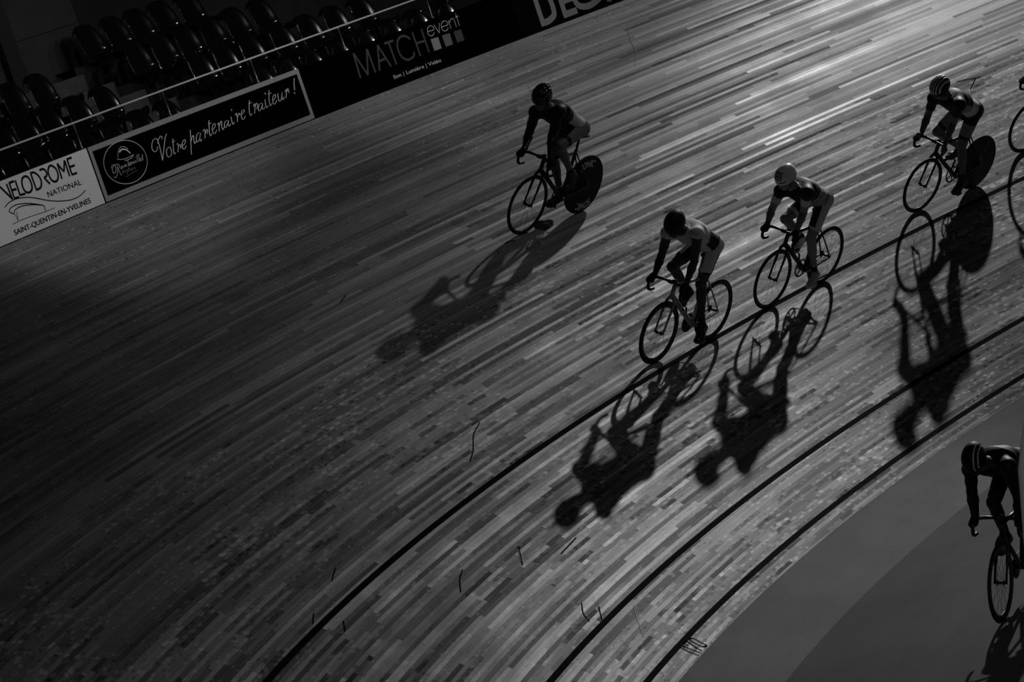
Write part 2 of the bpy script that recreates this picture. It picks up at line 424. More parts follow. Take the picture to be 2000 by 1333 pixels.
# measured data: lettering strokes as (arc length, height) on the boards or (arc, up-slope) on the track; riders' joints in bicycle coordinates
TR = {
 'votre': [[[53.8638,0.3383],[53.8927,0.3051],[53.938,0.2998],[53.9598,0.3346],[53.9375,0.3805],[53.8901,0.416],[53.8444,0.4194],[53.8244,0.3869],[53.8332,0.3051],[53.8462,0.2429],[53.8594,0.1883]],[[53.8594,0.1883],[53.8001,0.2601],[53.7307,0.3465],[53.6834,0.4009],[53.6459,0.4249]],[[53.8447,0.3655],[53.8079,0.4017],[53.7636,0.4241],[53.7416,0.4162],[53.7546,0.3912]],[[53.6937,0.2893],[53.7412,0.2696],[53.7594,0.2225],[53.7396,0.1973],[53.6881,0.2103],[53.6641,0.2514],[53.673,0.2844],[53.6937,0.2893]],[[53.5759,0.3572],[53.6074,0.2896],[53.6341,0.2303],[53.6337,0.204],[53.6072,0.2146]],[[53.6112,0.3233],[53.5543,0.3269]],[[53.5502,0.2855],[53.5219,0.2883],[53.5418,0.246],[53.5717,0.2108]],[[53.5459,0.247],[53.5136,0.2675],[53.4853,0.2703],[53.4997,0.2455],[53.4907,0.234]],[[53.4742,0.2489],[53.4184,0.2639],[53.3878,0.2897],[53.4079,0.3038],[53.4571,0.273],[53.47,0.2291],[53.4472,0.2142],[53.4004,0.2408]],[[53.2519,0.3757],[53.2882,0.2992],[53.3341,0.2062],[53.3665,0.1366]],[[53.3005,0.2644],[53.2482,0.3087],[53.2326,0.3003],[53.2549,0.2536],[53.2517,0.2264],[53.2203,0.2454]],[[53.1212,0.3167],[53.1654,0.3082],[53.208,0.2614],[53.2016,0.2315],[53.1596,0.25],[53.1053,0.3035]],[[53.1029,0.3077],[53.1479,0.2567],[53.1443,0.2274],[53.1157,0.2443]],[[53.0611,0.3121],[53.0284,0.3281],[53.0265,0.3039],[53.0639,0.2387]],[[53.0395,0.2785],[52.9869,0.3183],[52.985,0.2941],[53.0067,0.2755]],[[52.902,0.3984],[52.9375,0.3305],[52.9642,0.2702],[52.9596,0.2424],[52.9254,0.261]],[[52.9401,0.3644],[52.8766,0.3657]],[[52.911,0.2862],[52.8527,0.3058],[52.8238,0.3371],[52.8543,0.3443],[52.8973,0.302],[52.9022,0.2602],[52.8732,0.2505],[52.8301,0.2765]],[[52.7875,0.3238],[52.764,0.3374],[52.7797,0.2933],[52.7999,0.2522]],[[52.7721,0.301],[52.7222,0.3419],[52.7107,0.3344],[52.7353,0.2828],[52.7289,0.2554],[52.6979,0.2739]],[[52.6111,0.33],[52.6553,0.3213],[52.6866,0.2856],[52.6702,0.2673],[52.6233,0.2945],[52.5903,0.3251]],[[52.5903,0.3251],[52.6184,0.2838],[52.6048,0.2633],[52.5748,0.283]],[[52.5295,0.3492],[52.5444,0.295],[52.5365,0.2672],[52.5069,0.2861]],[[52.486,0.4236],[52.4831,0.4036]],[[52.4599,0.3472],[52.4271,0.3635],[52.4324,0.3262],[52.457,0.2742]],[[52.433,0.3167],[52.3845,0.3554],[52.3812,0.3334]],[[52.3604,0.3284],[52.3044,0.3442],[52.2854,0.3639],[52.3132,0.3704],[52.3556,0.337],[52.3656,0.2911],[52.3417,0.2777],[52.2985,0.3041]],[[52.1471,0.4426],[52.1943,0.3665],[52.2147,0.3132],[52.2072,0.2872],[52.173,0.3033]],[[52.188,0.4115],[52.1174,0.4114]],[[52.1208,0.3685],[52.0829,0.3887],[52.1026,0.3448],[52.135,0.2923]],[[52.1026,0.3448],[52.0527,0.3864],[52.0414,0.3643],[52.0768,0.3289]],[[51.9678,0.3692],[52.0205,0.3593],[52.0566,0.3144],[52.0377,0.3002],[51.9908,0.3279],[51.9512,0.3624]],[[51.9512,0.3624],[51.9858,0.317],[51.9707,0.2988],[51.9397,0.3206]],[[51.8921,0.3922],[51.9158,0.3296],[51.9055,0.3027],[51.8768,0.3203]],[[51.8595,0.4596],[51.8556,0.4382]],[[51.7793,0.4681],[51.8247,0.386],[51.8422,0.3316],[51.8361,0.3086],[51.8023,0.3269]],[[51.8184,0.4314],[51.7519,0.4324]],[[51.7834,0.3469],[51.7249,0.3672],[51.7012,0.3959],[51.729,0.4025],[51.771,0.3635],[51.78,0.3187],[51.7531,0.3103],[51.709,0.339]],[[51.6568,0.405],[51.6743,0.3503],[51.6729,0.3186],[51.6345,0.331],[51.5796,0.3965]],[[51.5796,0.3965],[51.611,0.345],[51.6063,0.3193],[51.5714,0.3454]],[[51.5354,0.3909],[51.496,0.4111],[51.5175,0.3719],[51.5507,0.3257]],[[51.5175,0.3719],[51.4703,0.4148],[51.4683,0.3897],[51.4705,0.3656]],[[51.3085,0.4949],[51.3423,0.4387],[51.3683,0.3708]],[[51.3853,0.3542],[51.3842,0.3332]]],
 'velo': [[[56.5533,0.5371],[56.4172,0.3769]],[[56.4324,0.5357],[56.4243,0.3808]],[[56.3841,0.5327],[56.3879,0.3803]],[[56.3901,0.5341],[56.299,0.5324]],[[56.3983,0.4608],[56.3065,0.4557]],[[56.3951,0.3796],[56.3092,0.3756]],[[56.2757,0.5372],[56.2832,0.3889]],[[56.2903,0.3906],[56.1913,0.3836]],[[56.1055,0.5381],[56.1621,0.5236],[56.1917,0.4762],[56.1916,0.4223],[56.1587,0.3879],[56.1008,0.3825],[56.0557,0.411],[56.0418,0.466],[56.0582,0.516],[56.1055,0.5381]],[[55.9985,0.5399],[55.9985,0.3826]],[[56.0051,0.5468],[55.9412,0.5404],[55.8885,0.4938],[55.8764,0.4366],[55.912,0.3902],[55.9605,0.3779],[56.0066,0.3806]],[[55.8448,0.5424],[55.7787,0.5394],[55.7457,0.5047],[55.7609,0.4691],[55.8131,0.4574]],[[55.8131,0.4574],[55.7536,0.3816]],[[55.64,0.5437],[55.6865,0.5345],[55.7179,0.4946],[55.7197,0.4365],[55.6909,0.3948],[55.6349,0.386],[55.5898,0.415],[55.5742,0.4624],[55.5868,0.5084],[55.64,0.5437]],[[55.5291,0.5425],[55.5404,0.3841]],[[55.5312,0.5391],[55.4702,0.4429]],[[55.4007,0.5453],[55.4702,0.4429]],[[55.3983,0.5425],[55.4056,0.381]],[[55.3541,0.5389],[55.3611,0.3867]],[[55.3604,0.5443],[55.2718,0.5442]],[[55.3548,0.4641],[55.2661,0.4639]],[[55.3671,0.388],[55.2725,0.3862]]],
 'velologo': [[[56.5865,0.3348],[56.5017,0.3615],[56.4015,0.3695],[56.2837,0.3621],[56.1496,0.3371],[56.0361,0.3005],[55.9251,0.2595],[55.7879,0.2161],[55.6312,0.1813],[55.5041,0.165],[55.3799,0.1659],[55.2865,0.1837],[55.2356,0.1995]],[[56.4739,0.2442],[56.5308,0.2725],[56.5345,0.2925],[56.4774,0.3139],[56.3673,0.3158],[56.2193,0.2913],[56.1029,0.2592],[55.9906,0.2202]],[[56.4732,0.2517],[56.4488,0.273],[56.3583,0.2868],[56.2286,0.2764],[56.1071,0.2524],[55.9906,0.2202],[55.9684,0.201],[55.9759,0.1561]],[[56.4679,0.2428],[56.4572,0.2059],[56.4525,0.1703]],[[56.4254,0.2561],[56.4504,0.1736]],[[56.5608,0.1609],[56.3666,0.1658],[56.1644,0.1612],[55.978,0.1528],[55.8132,0.1533]]],
 'national': [[[55.8517,0.2675],[55.2579,0.2642],[55.8511,0.3235]]],
 'saint': [[[56.5802,0.0446],[55.2127,0.0568],[56.5796,0.1056]]],
 'circle': [[[54.1106,0.2301],[54.1336,0.1994],[54.1645,0.1714],[54.2026,0.1469],[54.2468,0.1265],[54.2961,0.1107],[54.3493,0.0999],[54.4051,0.0943],[54.462,0.0941],[54.5187,0.0992],[54.5738,0.1095],[54.6259,0.1246],[54.6738,0.1443],[54.7162,0.168],[54.7521,0.1951],[54.7807,0.225],[54.8012,0.2569],[54.8131,0.2901],[54.8162,0.3237],[54.8104,0.357],[54.7959,0.3892],[54.7729,0.4194],[54.742,0.4471],[54.7041,0.4714],[54.66,0.4918],[54.6109,0.5079],[54.5578,0.5192],[54.5022,0.5253],[54.4454,0.5262],[54.3887,0.5218],[54.3337,0.5121],[54.2815,0.4975],[54.2336,0.4781],[54.1911,0.4546],[54.155,0.4274],[54.1263,0.3973],[54.1056,0.3649],[54.0935,0.3312],[54.0903,0.2969],[54.096,0.2629],[54.1106,0.2301]]],
 'dome': [[[54.5434,0.3755],[54.5291,0.4121],[54.5005,0.4411],[54.4621,0.4612],[54.4152,0.4639],[54.3764,0.4528],[54.3415,0.4225]],[[54.5704,0.3683],[54.5191,0.353],[54.4488,0.3439],[54.3737,0.343],[54.2819,0.3508]],[[54.4588,0.3271],[54.401,0.3225],[54.3372,0.3278],[54.2899,0.3437]],[[54.4448,0.4826],[54.4454,0.4765]]],
 'cres': [[[54.4965,0.4224],[54.4526,0.439],[54.4092,0.4358],[54.3673,0.4173],[54.3249,0.3741]]],
 'ramb': [[[54.708,0.3027],[54.6874,0.3245],[54.6484,0.3265],[54.6323,0.3029],[54.6499,0.2671],[54.6884,0.2473],[54.7058,0.2624],[54.6938,0.295],[54.6519,0.3207],[54.605,0.3231],[54.5741,0.3115],[54.5725,0.289],[54.6052,0.2722]],[[54.5964,0.3123],[54.6257,0.257],[54.659,0.2205],[54.6941,0.1999],[54.7125,0.2197]],[[54.6064,0.2703],[54.5985,0.2329],[54.5904,0.2022]],[[54.5246,0.2867],[54.5492,0.2836],[54.5609,0.2641],[54.5476,0.261],[54.5203,0.2813]],[[54.5178,0.2829],[54.5263,0.2649]],[[54.4956,0.2844],[54.4962,0.2646]],[[54.4935,0.2817],[54.4755,0.2864],[54.4772,0.2646]],[[54.47,0.2829],[54.4532,0.2857],[54.4549,0.2638]],[[54.4054,0.3214],[54.4174,0.2885],[54.4248,0.2635],[54.408,0.2662],[54.393,0.285],[54.4063,0.2881]],[[54.3705,0.291],[54.3865,0.2768],[54.3835,0.2628],[54.3657,0.2698],[54.3584,0.2859],[54.3705,0.291]],[[54.3382,0.2879],[54.3409,0.2707],[54.3264,0.2695],[54.3146,0.2869]],[[54.3126,0.2864],[54.3119,0.2684]],[[54.2879,0.2896],[54.2896,0.2676]],[[54.2718,0.3194],[54.2694,0.3143]],[[54.232,0.3392],[54.2639,0.2661]],[[54.2018,0.3389],[54.2316,0.263]],[[54.209,0.2756],[54.1853,0.2836],[54.1918,0.2918],[54.2103,0.2759],[54.2055,0.2623],[54.1856,0.2702]],[[54.1442,0.321],[54.163,0.2828],[54.1646,0.2608]],[[54.167,0.3017],[54.1435,0.3029]]],
 'recep': [[[54.5574,0.2255],[54.5428,0.231],[54.5516,0.2353],[54.5634,0.2181],[54.5601,0.2084]],[[54.546,0.242],[54.5359,0.2449]],[[54.5203,0.2368],[54.5338,0.2333],[54.5385,0.2166],[54.5266,0.2161]],[[54.5128,0.224],[54.495,0.2309],[54.5025,0.2349],[54.5152,0.2201],[54.5044,0.2153]],[[54.4701,0.2384],[54.4937,0.1861]],[[54.4691,0.2337],[54.4501,0.2338],[54.4649,0.2127],[54.4774,0.2134]],[[54.4294,0.2557],[54.4441,0.2145]],[[54.4458,0.2372],[54.423,0.2372]],[[54.4145,0.2299],[54.4183,0.2107]],[[54.3898,0.233],[54.4025,0.2181],[54.396,0.2099],[54.3812,0.2221],[54.3898,0.233]],[[54.3599,0.226],[54.3627,0.211]],[[54.3589,0.2213],[54.3331,0.2264],[54.3369,0.2072]],[[54.5232,0.1686],[54.4728,0.1767],[54.3989,0.1861],[54.3061,0.1888]]],
 'match': [[[50.2245,0.5229],[50.2429,0.2373]],[[50.2209,0.5182],[50.1068,0.2428]],[[49.9867,0.5165],[50.1047,0.2422]],[[49.9813,0.5152],[49.9708,0.2366]],[[49.7881,0.5157],[49.8974,0.2381]],[[49.7913,0.5164],[49.686,0.2369]],[[49.8627,0.3387],[49.7391,0.3437]],[[49.6736,0.5038],[49.5125,0.5003]],[[49.5967,0.5009],[49.5893,0.2365]],[[49.2298,0.4515],[49.2762,0.4904],[49.337,0.5129],[49.4176,0.497],[49.468,0.4463],[49.4828,0.3714],[49.4617,0.2955],[49.401,0.2491],[49.3329,0.2401],[49.2611,0.2619],[49.2358,0.2991]],[[49.1596,0.5174],[49.1554,0.2318]],[[48.9962,0.5135],[48.9976,0.2323]],[[49.1512,0.381],[48.9971,0.375]]],
 'event': [[[48.9107,0.461],[48.7978,0.4573],[48.8012,0.498],[48.8424,0.5119],[48.8945,0.4928],[48.9125,0.4456],[48.8947,0.4095],[48.8445,0.4011],[48.8014,0.4264]],[[48.7707,0.5104],[48.7298,0.4009]],[[48.7298,0.4009],[48.6757,0.5072]],[[48.6597,0.4555],[48.5449,0.4554],[48.5502,0.4926],[48.5896,0.5102],[48.6467,0.4882],[48.6615,0.44],[48.643,0.4051],[48.5917,0.3989],[48.5507,0.4248]],[[48.5129,0.4995],[48.5127,0.3995]],[[48.509,0.4666],[48.4677,0.5005],[48.4265,0.4984],[48.4158,0.4598],[48.4177,0.3961]],[[48.36,0.5464],[48.3606,0.3941]],[[48.387,0.5048],[48.326,0.506]]],
 'squares': [[[48.9038,0.368],[48.7675,0.3623],[48.7697,0.2273],[48.9025,0.2285]],[[48.699,0.3614],[48.5616,0.3579],[48.5651,0.2243],[48.6972,0.2268]],[[48.4913,0.3581],[48.356,0.3552],[48.3576,0.2222],[48.4901,0.224]]],
 'son': [[[49.7088,0.0819],[48.8463,0.0727],[49.7074,0.138]]],
 'deca': [[[47.0345,0.0484],[46.7143,0.0498],[46.6264,0.0463],[46.3729,0.0421],[46.4125,0.0716],[46.1801,0.0307],[45.955,0.0921],[45.8418,0.0356],[45.7357,0.0351],[47.0389,0.384]]],
 'n1170': [[[51.007,0.213],[51.006,0.167],[51.004,0.116],[50.978,0.033]],[[50.949,0.2],[50.936,0.121],[50.912,0.045]],[[50.949,0.2],[50.969,0.173]],[[50.814,0.203],[50.851,0.111],[50.857,0.044]],[[50.819,0.202],[50.893,0.204]],[[50.896,0.201],[50.893,0.162]],[[50.745,0.199],[50.702,0.171],[50.703,0.105],[50.703,0.05],[50.735,0.045],[50.773,0.07],[50.78,0.12],[50.771,0.175],[50.756,0.196],[50.745,0.199]]],
 'scuff_dark': [[[51.639,2.092],[51.847,2.04],[52.073,1.95]],[[50.672,1.913],[50.985,1.752]],[[51.123,1.122],[51.31,1.041],[51.403,0.949]],[[51.025,0.99],[51.25,0.883]],[[49.941,1.62],[50.393,1.595]],[[53.666,2.479],[53.847,2.403]],[[53.794,2.699],[53.998,2.638]],[[48.771,3.186],[49.053,3.11],[49.337,2.975],[49.571,2.895]],[[47.813,5.285],[48.005,5.234]],[[37.933,4.369],[37.589,4.293]],[[37.902,4.168],[37.655,4.307]],[[52.768,2.871],[53.033,2.805]]],
 'scuff_light': [[[50.647,0.778],[50.886,0.661],[51.169,0.508]],[[50.727,1.897],[50.935,1.789]],[[40.166,7.513],[40.484,7.314],[40.715,7.065],[40.889,6.787],[41.084,6.624]]],
}
POSE = {
 'r2': {"phi":1.4512113925282186,"origin":[-5.5099,23.867,1.7073],"M":[[-0.98263,0.12514,0.13706],[-0.17546,-0.86707,-0.46626],[0.06049,-0.48221,0.87396]],"J":{"hip":[0.2762,-0.009,1.143],"shR":[0.7461,-0.2076,1.2901],"shL":[0.7435,0.1368,1.3909],"elR":[0.699,-0.2745,1.0091],"elL":[0.7426,0.1465,1.1041],"wrR":[0.894,-0.2131,0.8618],"wrL":[0.9065,0.1829,0.9076],"knR":[0.648,-0.1628,0.9137],"knL":[0.317,-0.0026,0.7018],"anR":[0.343,-0.1303,0.6058],"anL":[0.3028,0.0719,0.2759],"head":[0.9475,-0.0142,1.4836],"ftR":[0.4047,-0.125,0.4688],"ftL":[0.3653,0.125,0.1412]}},
 'r3': {"phi":1.467442113966039,"origin":[-3.3913,24.2088,1.6644],"M":[[-0.99202,0.09011,0.08823],[-0.12205,-0.86214,-0.49176],[0.03176,-0.4986,0.86625]],"J":{"hip":[0.2753,-0.0205,1.0809],"shR":[0.736,-0.2101,1.213],"shL":[0.7558,0.1321,1.313],"elR":[0.6817,-0.3194,0.9504],"elL":[0.6787,0.0708,1.0432],"wrR":[0.9063,-0.2344,0.8641],"wrL":[0.9098,0.1243,0.9425],"knR":[0.6738,-0.1435,0.8924],"knL":[0.4077,0.0396,0.6595],"anR":[0.3452,-0.1277,0.608],"anL":[0.2817,0.0634,0.2505],"head":[0.8974,-0.0738,1.45],"ftR":[0.402,-0.125,0.4691],"ftL":[0.368,0.125,0.1409]}},
 'r4': {"phi":1.9833979304767753,"origin":[-0.1942,24.6253,1.8211],"M":[[-0.99972,-0.01253,0.02014],[-0.00028,-0.84274,-0.53832],[0.02372,-0.53817,0.8425]],"J":{"hip":[0.3406,0.0089,1.1324],"shR":[0.8015,-0.1736,1.3093],"shL":[0.7929,0.1814,1.3772],"elR":[0.7337,-0.2606,1.0405],"elL":[0.7358,0.102,1.1051],"wrR":[0.8924,-0.2127,0.849],"wrL":[0.9276,0.1394,0.9388],"knR":[0.5126,-0.2537,0.7661],"knL":[0.3951,0.0203,0.6916],"anR":[0.1861,-0.1156,0.5262],"anL":[0.3584,0.0954,0.2679],"head":[0.9461,-0.0128,1.5418],"ftR":[0.3188,-0.125,0.4562],"ftL":[0.4512,0.125,0.1538]}},
 'r1': {"phi":4.471920892817282,"origin":[-5.0223,25.7419,3.2087],"M":[[-0.98669,0.10839,0.12125],[-0.15556,-0.84649,-0.50917],[0.04745,-0.52125,0.85208]],"J":{"hip":[0.2642,-0.0396,1.0566],"shR":[0.6867,-0.2788,1.227],"shL":[0.7333,0.048,1.3573],"elR":[0.6413,-0.3517,0.9567],"elL":[0.7415,0.0136,1.074],"wrR":[0.8593,-0.2404,0.869],"wrL":[0.9271,0.1177,0.9279],"knR":[0.2594,-0.2681,0.6328],"knL":[0.6925,0.095,0.9695],"anR":[0.2234,-0.1217,0.2307],"anL":[0.429,0.113,0.6171],"head":[0.8378,-0.1198,1.4777],"ftR":[0.3457,-0.125,0.1447],"ftL":[0.4243,0.125,0.4653]}},
 'r5': {"phi":1.0101846541840096,"origin":[-7.9372,18.2298,-0.3],"M":[[-0.9279,0.36299,0.08507],[-0.37283,-0.90342,-0.21172],[0.0,-0.22817,0.97362]],"J":{"hip":[0.2086,-0.0274,1.1466],"shR":[0.6597,-0.2826,1.2103],"shL":[0.7301,0.0647,1.2621],"elR":[0.9157,-0.2007,1.1018],"elL":[0.7348,0.1364,0.9827],"wrR":[0.9343,-0.1948,0.8479],"wrL":[0.9451,0.1687,0.8413],"knR":[0.5848,-0.1346,0.9004],"knL":[0.1978,0.1054,0.6983],"anR":[0.3548,-0.125,0.5371],"anL":[0.1872,0.1243,0.2678],"head":[0.8937,-0.1636,1.3592],"ftR":[0.4727,-0.125,0.4447],"ftL":[0.2973,0.125,0.1653]}},
 'r6': {"phi":1.9833979304767753,"origin":[1.9413,24.6469,1.9053],"M":[[-0.996,-0.08534,-0.02648],[0.08615,-0.8385,-0.53804],[0.02372,-0.53817,0.8425]],"J":{"hip":[0.3406,0.0089,1.1324],"shR":[0.8015,-0.1736,1.3093],"shL":[0.7929,0.1814,1.3772],"elR":[0.7337,-0.2606,1.0405],"elL":[0.7358,0.102,1.1051],"wrR":[0.8924,-0.2127,0.849],"wrL":[0.9276,0.1394,0.9388],"knR":[0.5126,-0.2537,0.7661],"knL":[0.3951,0.0203,0.6916],"anR":[0.1861,-0.1156,0.5262],"anL":[0.3584,0.0954,0.2679],"head":[0.9461,-0.0128,1.5418],"ftR":[0.3188,-0.125,0.4562],"ftL":[0.4512,0.125,0.1538]}},
}
# ------------------------------------------------------------------ the setting: banked track, apron, infield, terrace
def arc_sheet(name, m, prof, t0, t1, n, kind='structure'):
    """prof: list of (radius, z, v); u runs along the arc in metres at radius 25"""
    V = []; F = []; UV = []
    K = len(prof)
    for i in range(n+1):
        th = t0+(t1-t0)*i/n
        for r, z, v in prof:
            V.append((r*math.cos(th), r*math.sin(th), z)); UV.append((th*25, v))
    for i in range(n):
        for k in range(K-1):
            F.append((i*K+k, i*K+k+1, (i+1)*K+k+1, (i+1)*K+k)[::-1])
    o = mesh_obj(name, V, F, m)
    ul = o.data.uv_layers.new(name='strip')
    for l in o.data.loops: ul.data[l.index].uv = UV[l.vertex_index]
    o['kind'] = kind
    return o
TH0, TH1 = 1.10, 2.55
arc_sheet('banked_track', M['track'], [(R0+s*CB, s*SB, s) for s in np.linspace(0.02, WID, 30)], TH0, TH1, 360)
arc_sheet('apron_strip', M['apron'], [(R0+.02*CB, .02*SB, 0.0), (R0-.02, -.010, .04), (RF, ZF, .8)], TH0, TH1, 240)
arc_sheet('infield_floor', M['infield'], [(r, ZF, 22-r) for r in (RF, 20, 16, 9, 1)], 0.6, 2.9, 160)
def S(th25, s, off=0.004):
    th = th25/25.0
    n = A([-SB*math.cos(th), -SB*math.sin(th), CB])
    return A([(R0+s*CB)*math.cos(th), (R0+s*CB)*math.sin(th), s*SB])+n*off
# marks written and scuffed on the boards of the track
V, F = ribbons(TR['n1170'][:6], 0.0145, S, curve=True); V2, F2 = ribbons(TR['n1170'][6:], 0.0145, S)
mk = MB().add(V, F).add(V2, F2).build('track_number', M['mark_dark'], bpy.data.objects['banked_track'], smooth=False)
V, F = ribbons(TR['scuff_dark'], 0.010, S); MB().add(V, F).build('dark_scuff', M['mark_dark'], bpy.data.objects['banked_track'], smooth=False)
V, F = ribbons(TR['scuff_light'], 0.008, S); MB().add(V, F).build('pale_scuff', M['mark_light'], bpy.data.objects['banked_track'], smooth=False)

# terrace of the stands behind the boards
ROWR = [28.95+.75*k for k in range(6)]
ROWZ = [5.00+.345*k for k in range(6)]
prof = [(RT+.06, 3.6)]
for k in range(6):
    r_in = RT+.06 if k == 0 else ROWR[k]-.62
    prof += [(r_in, ROWZ[k]), (ROWR[k]+.13, ROWZ[k])]
prof2 = []
for r, z in prof: prof2.append((r, z, r))
D = math.radians
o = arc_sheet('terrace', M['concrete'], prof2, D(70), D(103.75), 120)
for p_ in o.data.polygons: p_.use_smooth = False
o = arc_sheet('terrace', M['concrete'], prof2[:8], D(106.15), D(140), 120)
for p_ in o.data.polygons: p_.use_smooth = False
# stairs between the two blocks
stp = [(RT+.06, 4.2), (RT+.06, 5.0)]
zz = 5.0; rr_ = RT+.45
for k in range(7):
    stp += [(rr_, zz), (rr_, zz+.185)]; zz += .185; rr_ += .40
stp.append((31.6, zz))
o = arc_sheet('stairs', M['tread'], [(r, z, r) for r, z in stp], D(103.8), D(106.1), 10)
for p_ in o.data.polygons: p_.use_smooth = False
def curved_wall(name, m, r, thick, a0, a1, z0, z1, n=12, kind='structure', parent=None):
    b = MB()
    for i in range(n):
        t0, t1 = D(a0+(a1-a0)*i/n), D(a0+(a1-a0)*(i+1)/n)
        def f(v): return (v[1]*math.cos(v[0]), v[1]*math.sin(v[0]), v[2])
        b.box((t0, r, z0), (t1, r+thick, z1), f)
    o = b.build(name, m, parent, smooth=False)
    if kind: o['kind'] = kind
    return o
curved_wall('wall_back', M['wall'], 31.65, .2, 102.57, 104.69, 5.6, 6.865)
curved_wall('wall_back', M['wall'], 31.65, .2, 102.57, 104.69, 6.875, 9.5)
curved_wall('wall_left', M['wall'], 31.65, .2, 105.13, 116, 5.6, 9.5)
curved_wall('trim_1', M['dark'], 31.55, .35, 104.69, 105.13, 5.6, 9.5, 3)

# ------------------------------------------------------------------ advertising boards along the top of the bank
BH = 0.578
def B(a, z, off=0.004):
    th = a/RT
    return A([(RT-off)*math.cos(th), (RT-off)*math.sin(th), ZT+z])
def board(label, a0, a1, m, z0=0.010):
    root = empty('advertising_board', tuple(B((a0+a1)/2, 0, 0)))
    tag(root, label, 'board', 'advertising boards along the top of the banking')
    inv = Matrix.Translation(-root.location)
    b = MB(); n = max(4, int((a0-a1)/.25))
    for i in range(n):
        x0, x1 = a0+(a1-a0)*i/n, a0+(a1-a0)*(i+1)/n
        b.box((x0, -.022, z0), (x1, 0, BH), lambda v: B(v[0], v[2], v[1]))
    o = b.build('panel', m, root, smooth=False); o.data.transform(inv)
    return root, inv
def on_board(root, inv, name, parts, m):
    b = MB()
    for V, F in parts: b.add(V, F)
    o = b.build(name, m, root, smooth=False); o.data.transform(inv)
    return o
def split_words(V, F, quad, gap=.018):
    a0, a1 = quad[0][0], quad[1][0]
    x = [(math.atan2(v[1], v[0])*RT-a0)/(a1-a0) for v in V]
    iv_ = sorted((min(x[i] for i in f), max(x[i] for i in f), k) for k, f in enumerate(F))
    out = [[]]; end = None
    for lo, hi, k in iv_:
        if end is not None and lo-end > gap: out.append([])
        out[-1].append(k); end = hi if end is None else max(end, hi)
    res = []
    for ks in out:
        us = sorted({i for k in ks for i in F[k]}); mp = {i: n for n, i in enumerate(us)}
        res.append(([V[i] for i in us], [tuple(mp[i] for i in F[k]) for k in ks]))
    return res
# white velodrome board
rt_, iv = board('white advertising board lettered VELODROME NATIONAL, at the left edge', 58.4, 54.992, M['board_white'])
on_board(rt_, iv, 'lettering', [ribbons(TR['velo'], 0.0225, B)], M['print_black'])
on_board(rt_, iv, 'bottom_lettering', [text_fit('SAINT-QUENTIN-EN-YVELINES', TR['saint'][0], B, .012)], M['print_black'])
on_board(rt_, iv, 'small_lettering', [text_fit('NATIONAL', TR['national'][0], B, 0.0)], M['print_black'])
on_board(rt_, iv, 'logo', [ribbons(TR['velologo'][:3], 0.0095, B), ribbons(TR['velologo'][3:], 0.0055, B)], M['print_black'])
# caterer's board
rt_, iv = board('black advertising board with pale border and script Votre partenaire traiteur', 54.975, 51.19, M['board_black'])
def frame_strip(a0, a1, z0, z1):
    b = MB(); n = 12
    for i in range(n): b.box((a0+(a1-a0)*i/n, 0.0, z0), (a0+(a1-a0)*(i+1)/n, .003, z1), lambda v: B(v[0], v[2], v[1]))
    return b.V, b.F
on_board(rt_, iv, 'border', [frame_strip(54.97, 51.195, BH-.052, BH), frame_strip(54.97, 51.195, .012, .064), frame_strip(54.97, 54.915, .064, BH-.052), frame_strip(51.245, 51.195, .064, BH-.052)], M['print_mid'])
for k0, k1 in ((0, 9), (9, 27), (27, None)):
    on_board(rt_, iv, 'lettering', [ribbons(TR['votre'][k0:k1], 0.0125, B, calli=.0050)], M['print_white'])
on_board(rt_, iv, 'round_logo', [ribbons(TR['circle'], 0.0065, B), ribbons(TR['dome'], .0050, B), ribbons(TR['cres'], .0150, B), ribbons(TR['ramb'], .0068, B, calli=.003)], M['print_white'])
on_board(rt_, iv, 'small_lettering', [ribbons(TR['recep'], .0042, B, calli=.0022)], M['print_mid'])
# event firm's board
rt_, iv = board('black advertising board lettered MATCH event beside three grey squares', 51.18, 47.40, M['board_black'])
on_board(rt_, iv, 'lettering', [ribbons(TR['match'], .027, B)], M['print_dim'])
on_board(rt_, iv, 'light_lettering', [ribbons(TR['event'], .0072, B)], M['print_white'])
for part in split_words(*text_fit('Son | Lumière | Vidéo', TR['son'][0], B, .004), TR['son'][0]):
    on_board(rt_, iv, 'bottom_lettering', [part], M['print_white'])
for k, mm in enumerate(('print_mid', 'print_grey', 'print_dim')):
    sq = TR['squares'][k]
    o = on_board(rt_, iv, 'square', [([B(*q) for q in sq], [(0, 1, 2, 3)])], M[mm])
# sporting goods board
rt_, iv = board('charcoal advertising board with huge pale capitals DEC at the top edge', 47.385, 42.2, M['board_grey'])
dq = TR['deca'][0]
D0, E1, Abl = dq[0], dq[3], dq[7]
cap = 0.40
def dec(x, y):   # x along the word to the right in metres, y up
    return B(D0[0]-x, D0[1]+y*1.0, .005)
lw = .078
L_ = []
def stroke(*pts): L_.append(pts)
c_ = cap
wD, wE, wC = D0[0]-dq[1][0], dq[2][0]-dq[3][0], dq[4][0]-dq[6][0]
xE, xC, xA = D0[0]-dq[2][0], D0[0]-dq[4][0], D0[0]-dq[7][0]
stroke((lw/2, 0), (lw/2, c_))
stroke((lw/2, lw/2), (wD*.45, lw/2), (wD*.8, lw*1.0), (wD-lw/2, c_*.35), (wD-lw/2, c_*.65), (wD*.8, c_-lw), (wD*.45, c_-lw/2), (lw/2, c_-lw/2))
stroke((xE+lw/2, 0), (xE+lw/2, c_))
for y in (lw/2, c_/2, c_-lw/2): stroke((xE+lw*.5, y), (xE+wE, y))
cx = xC+.02
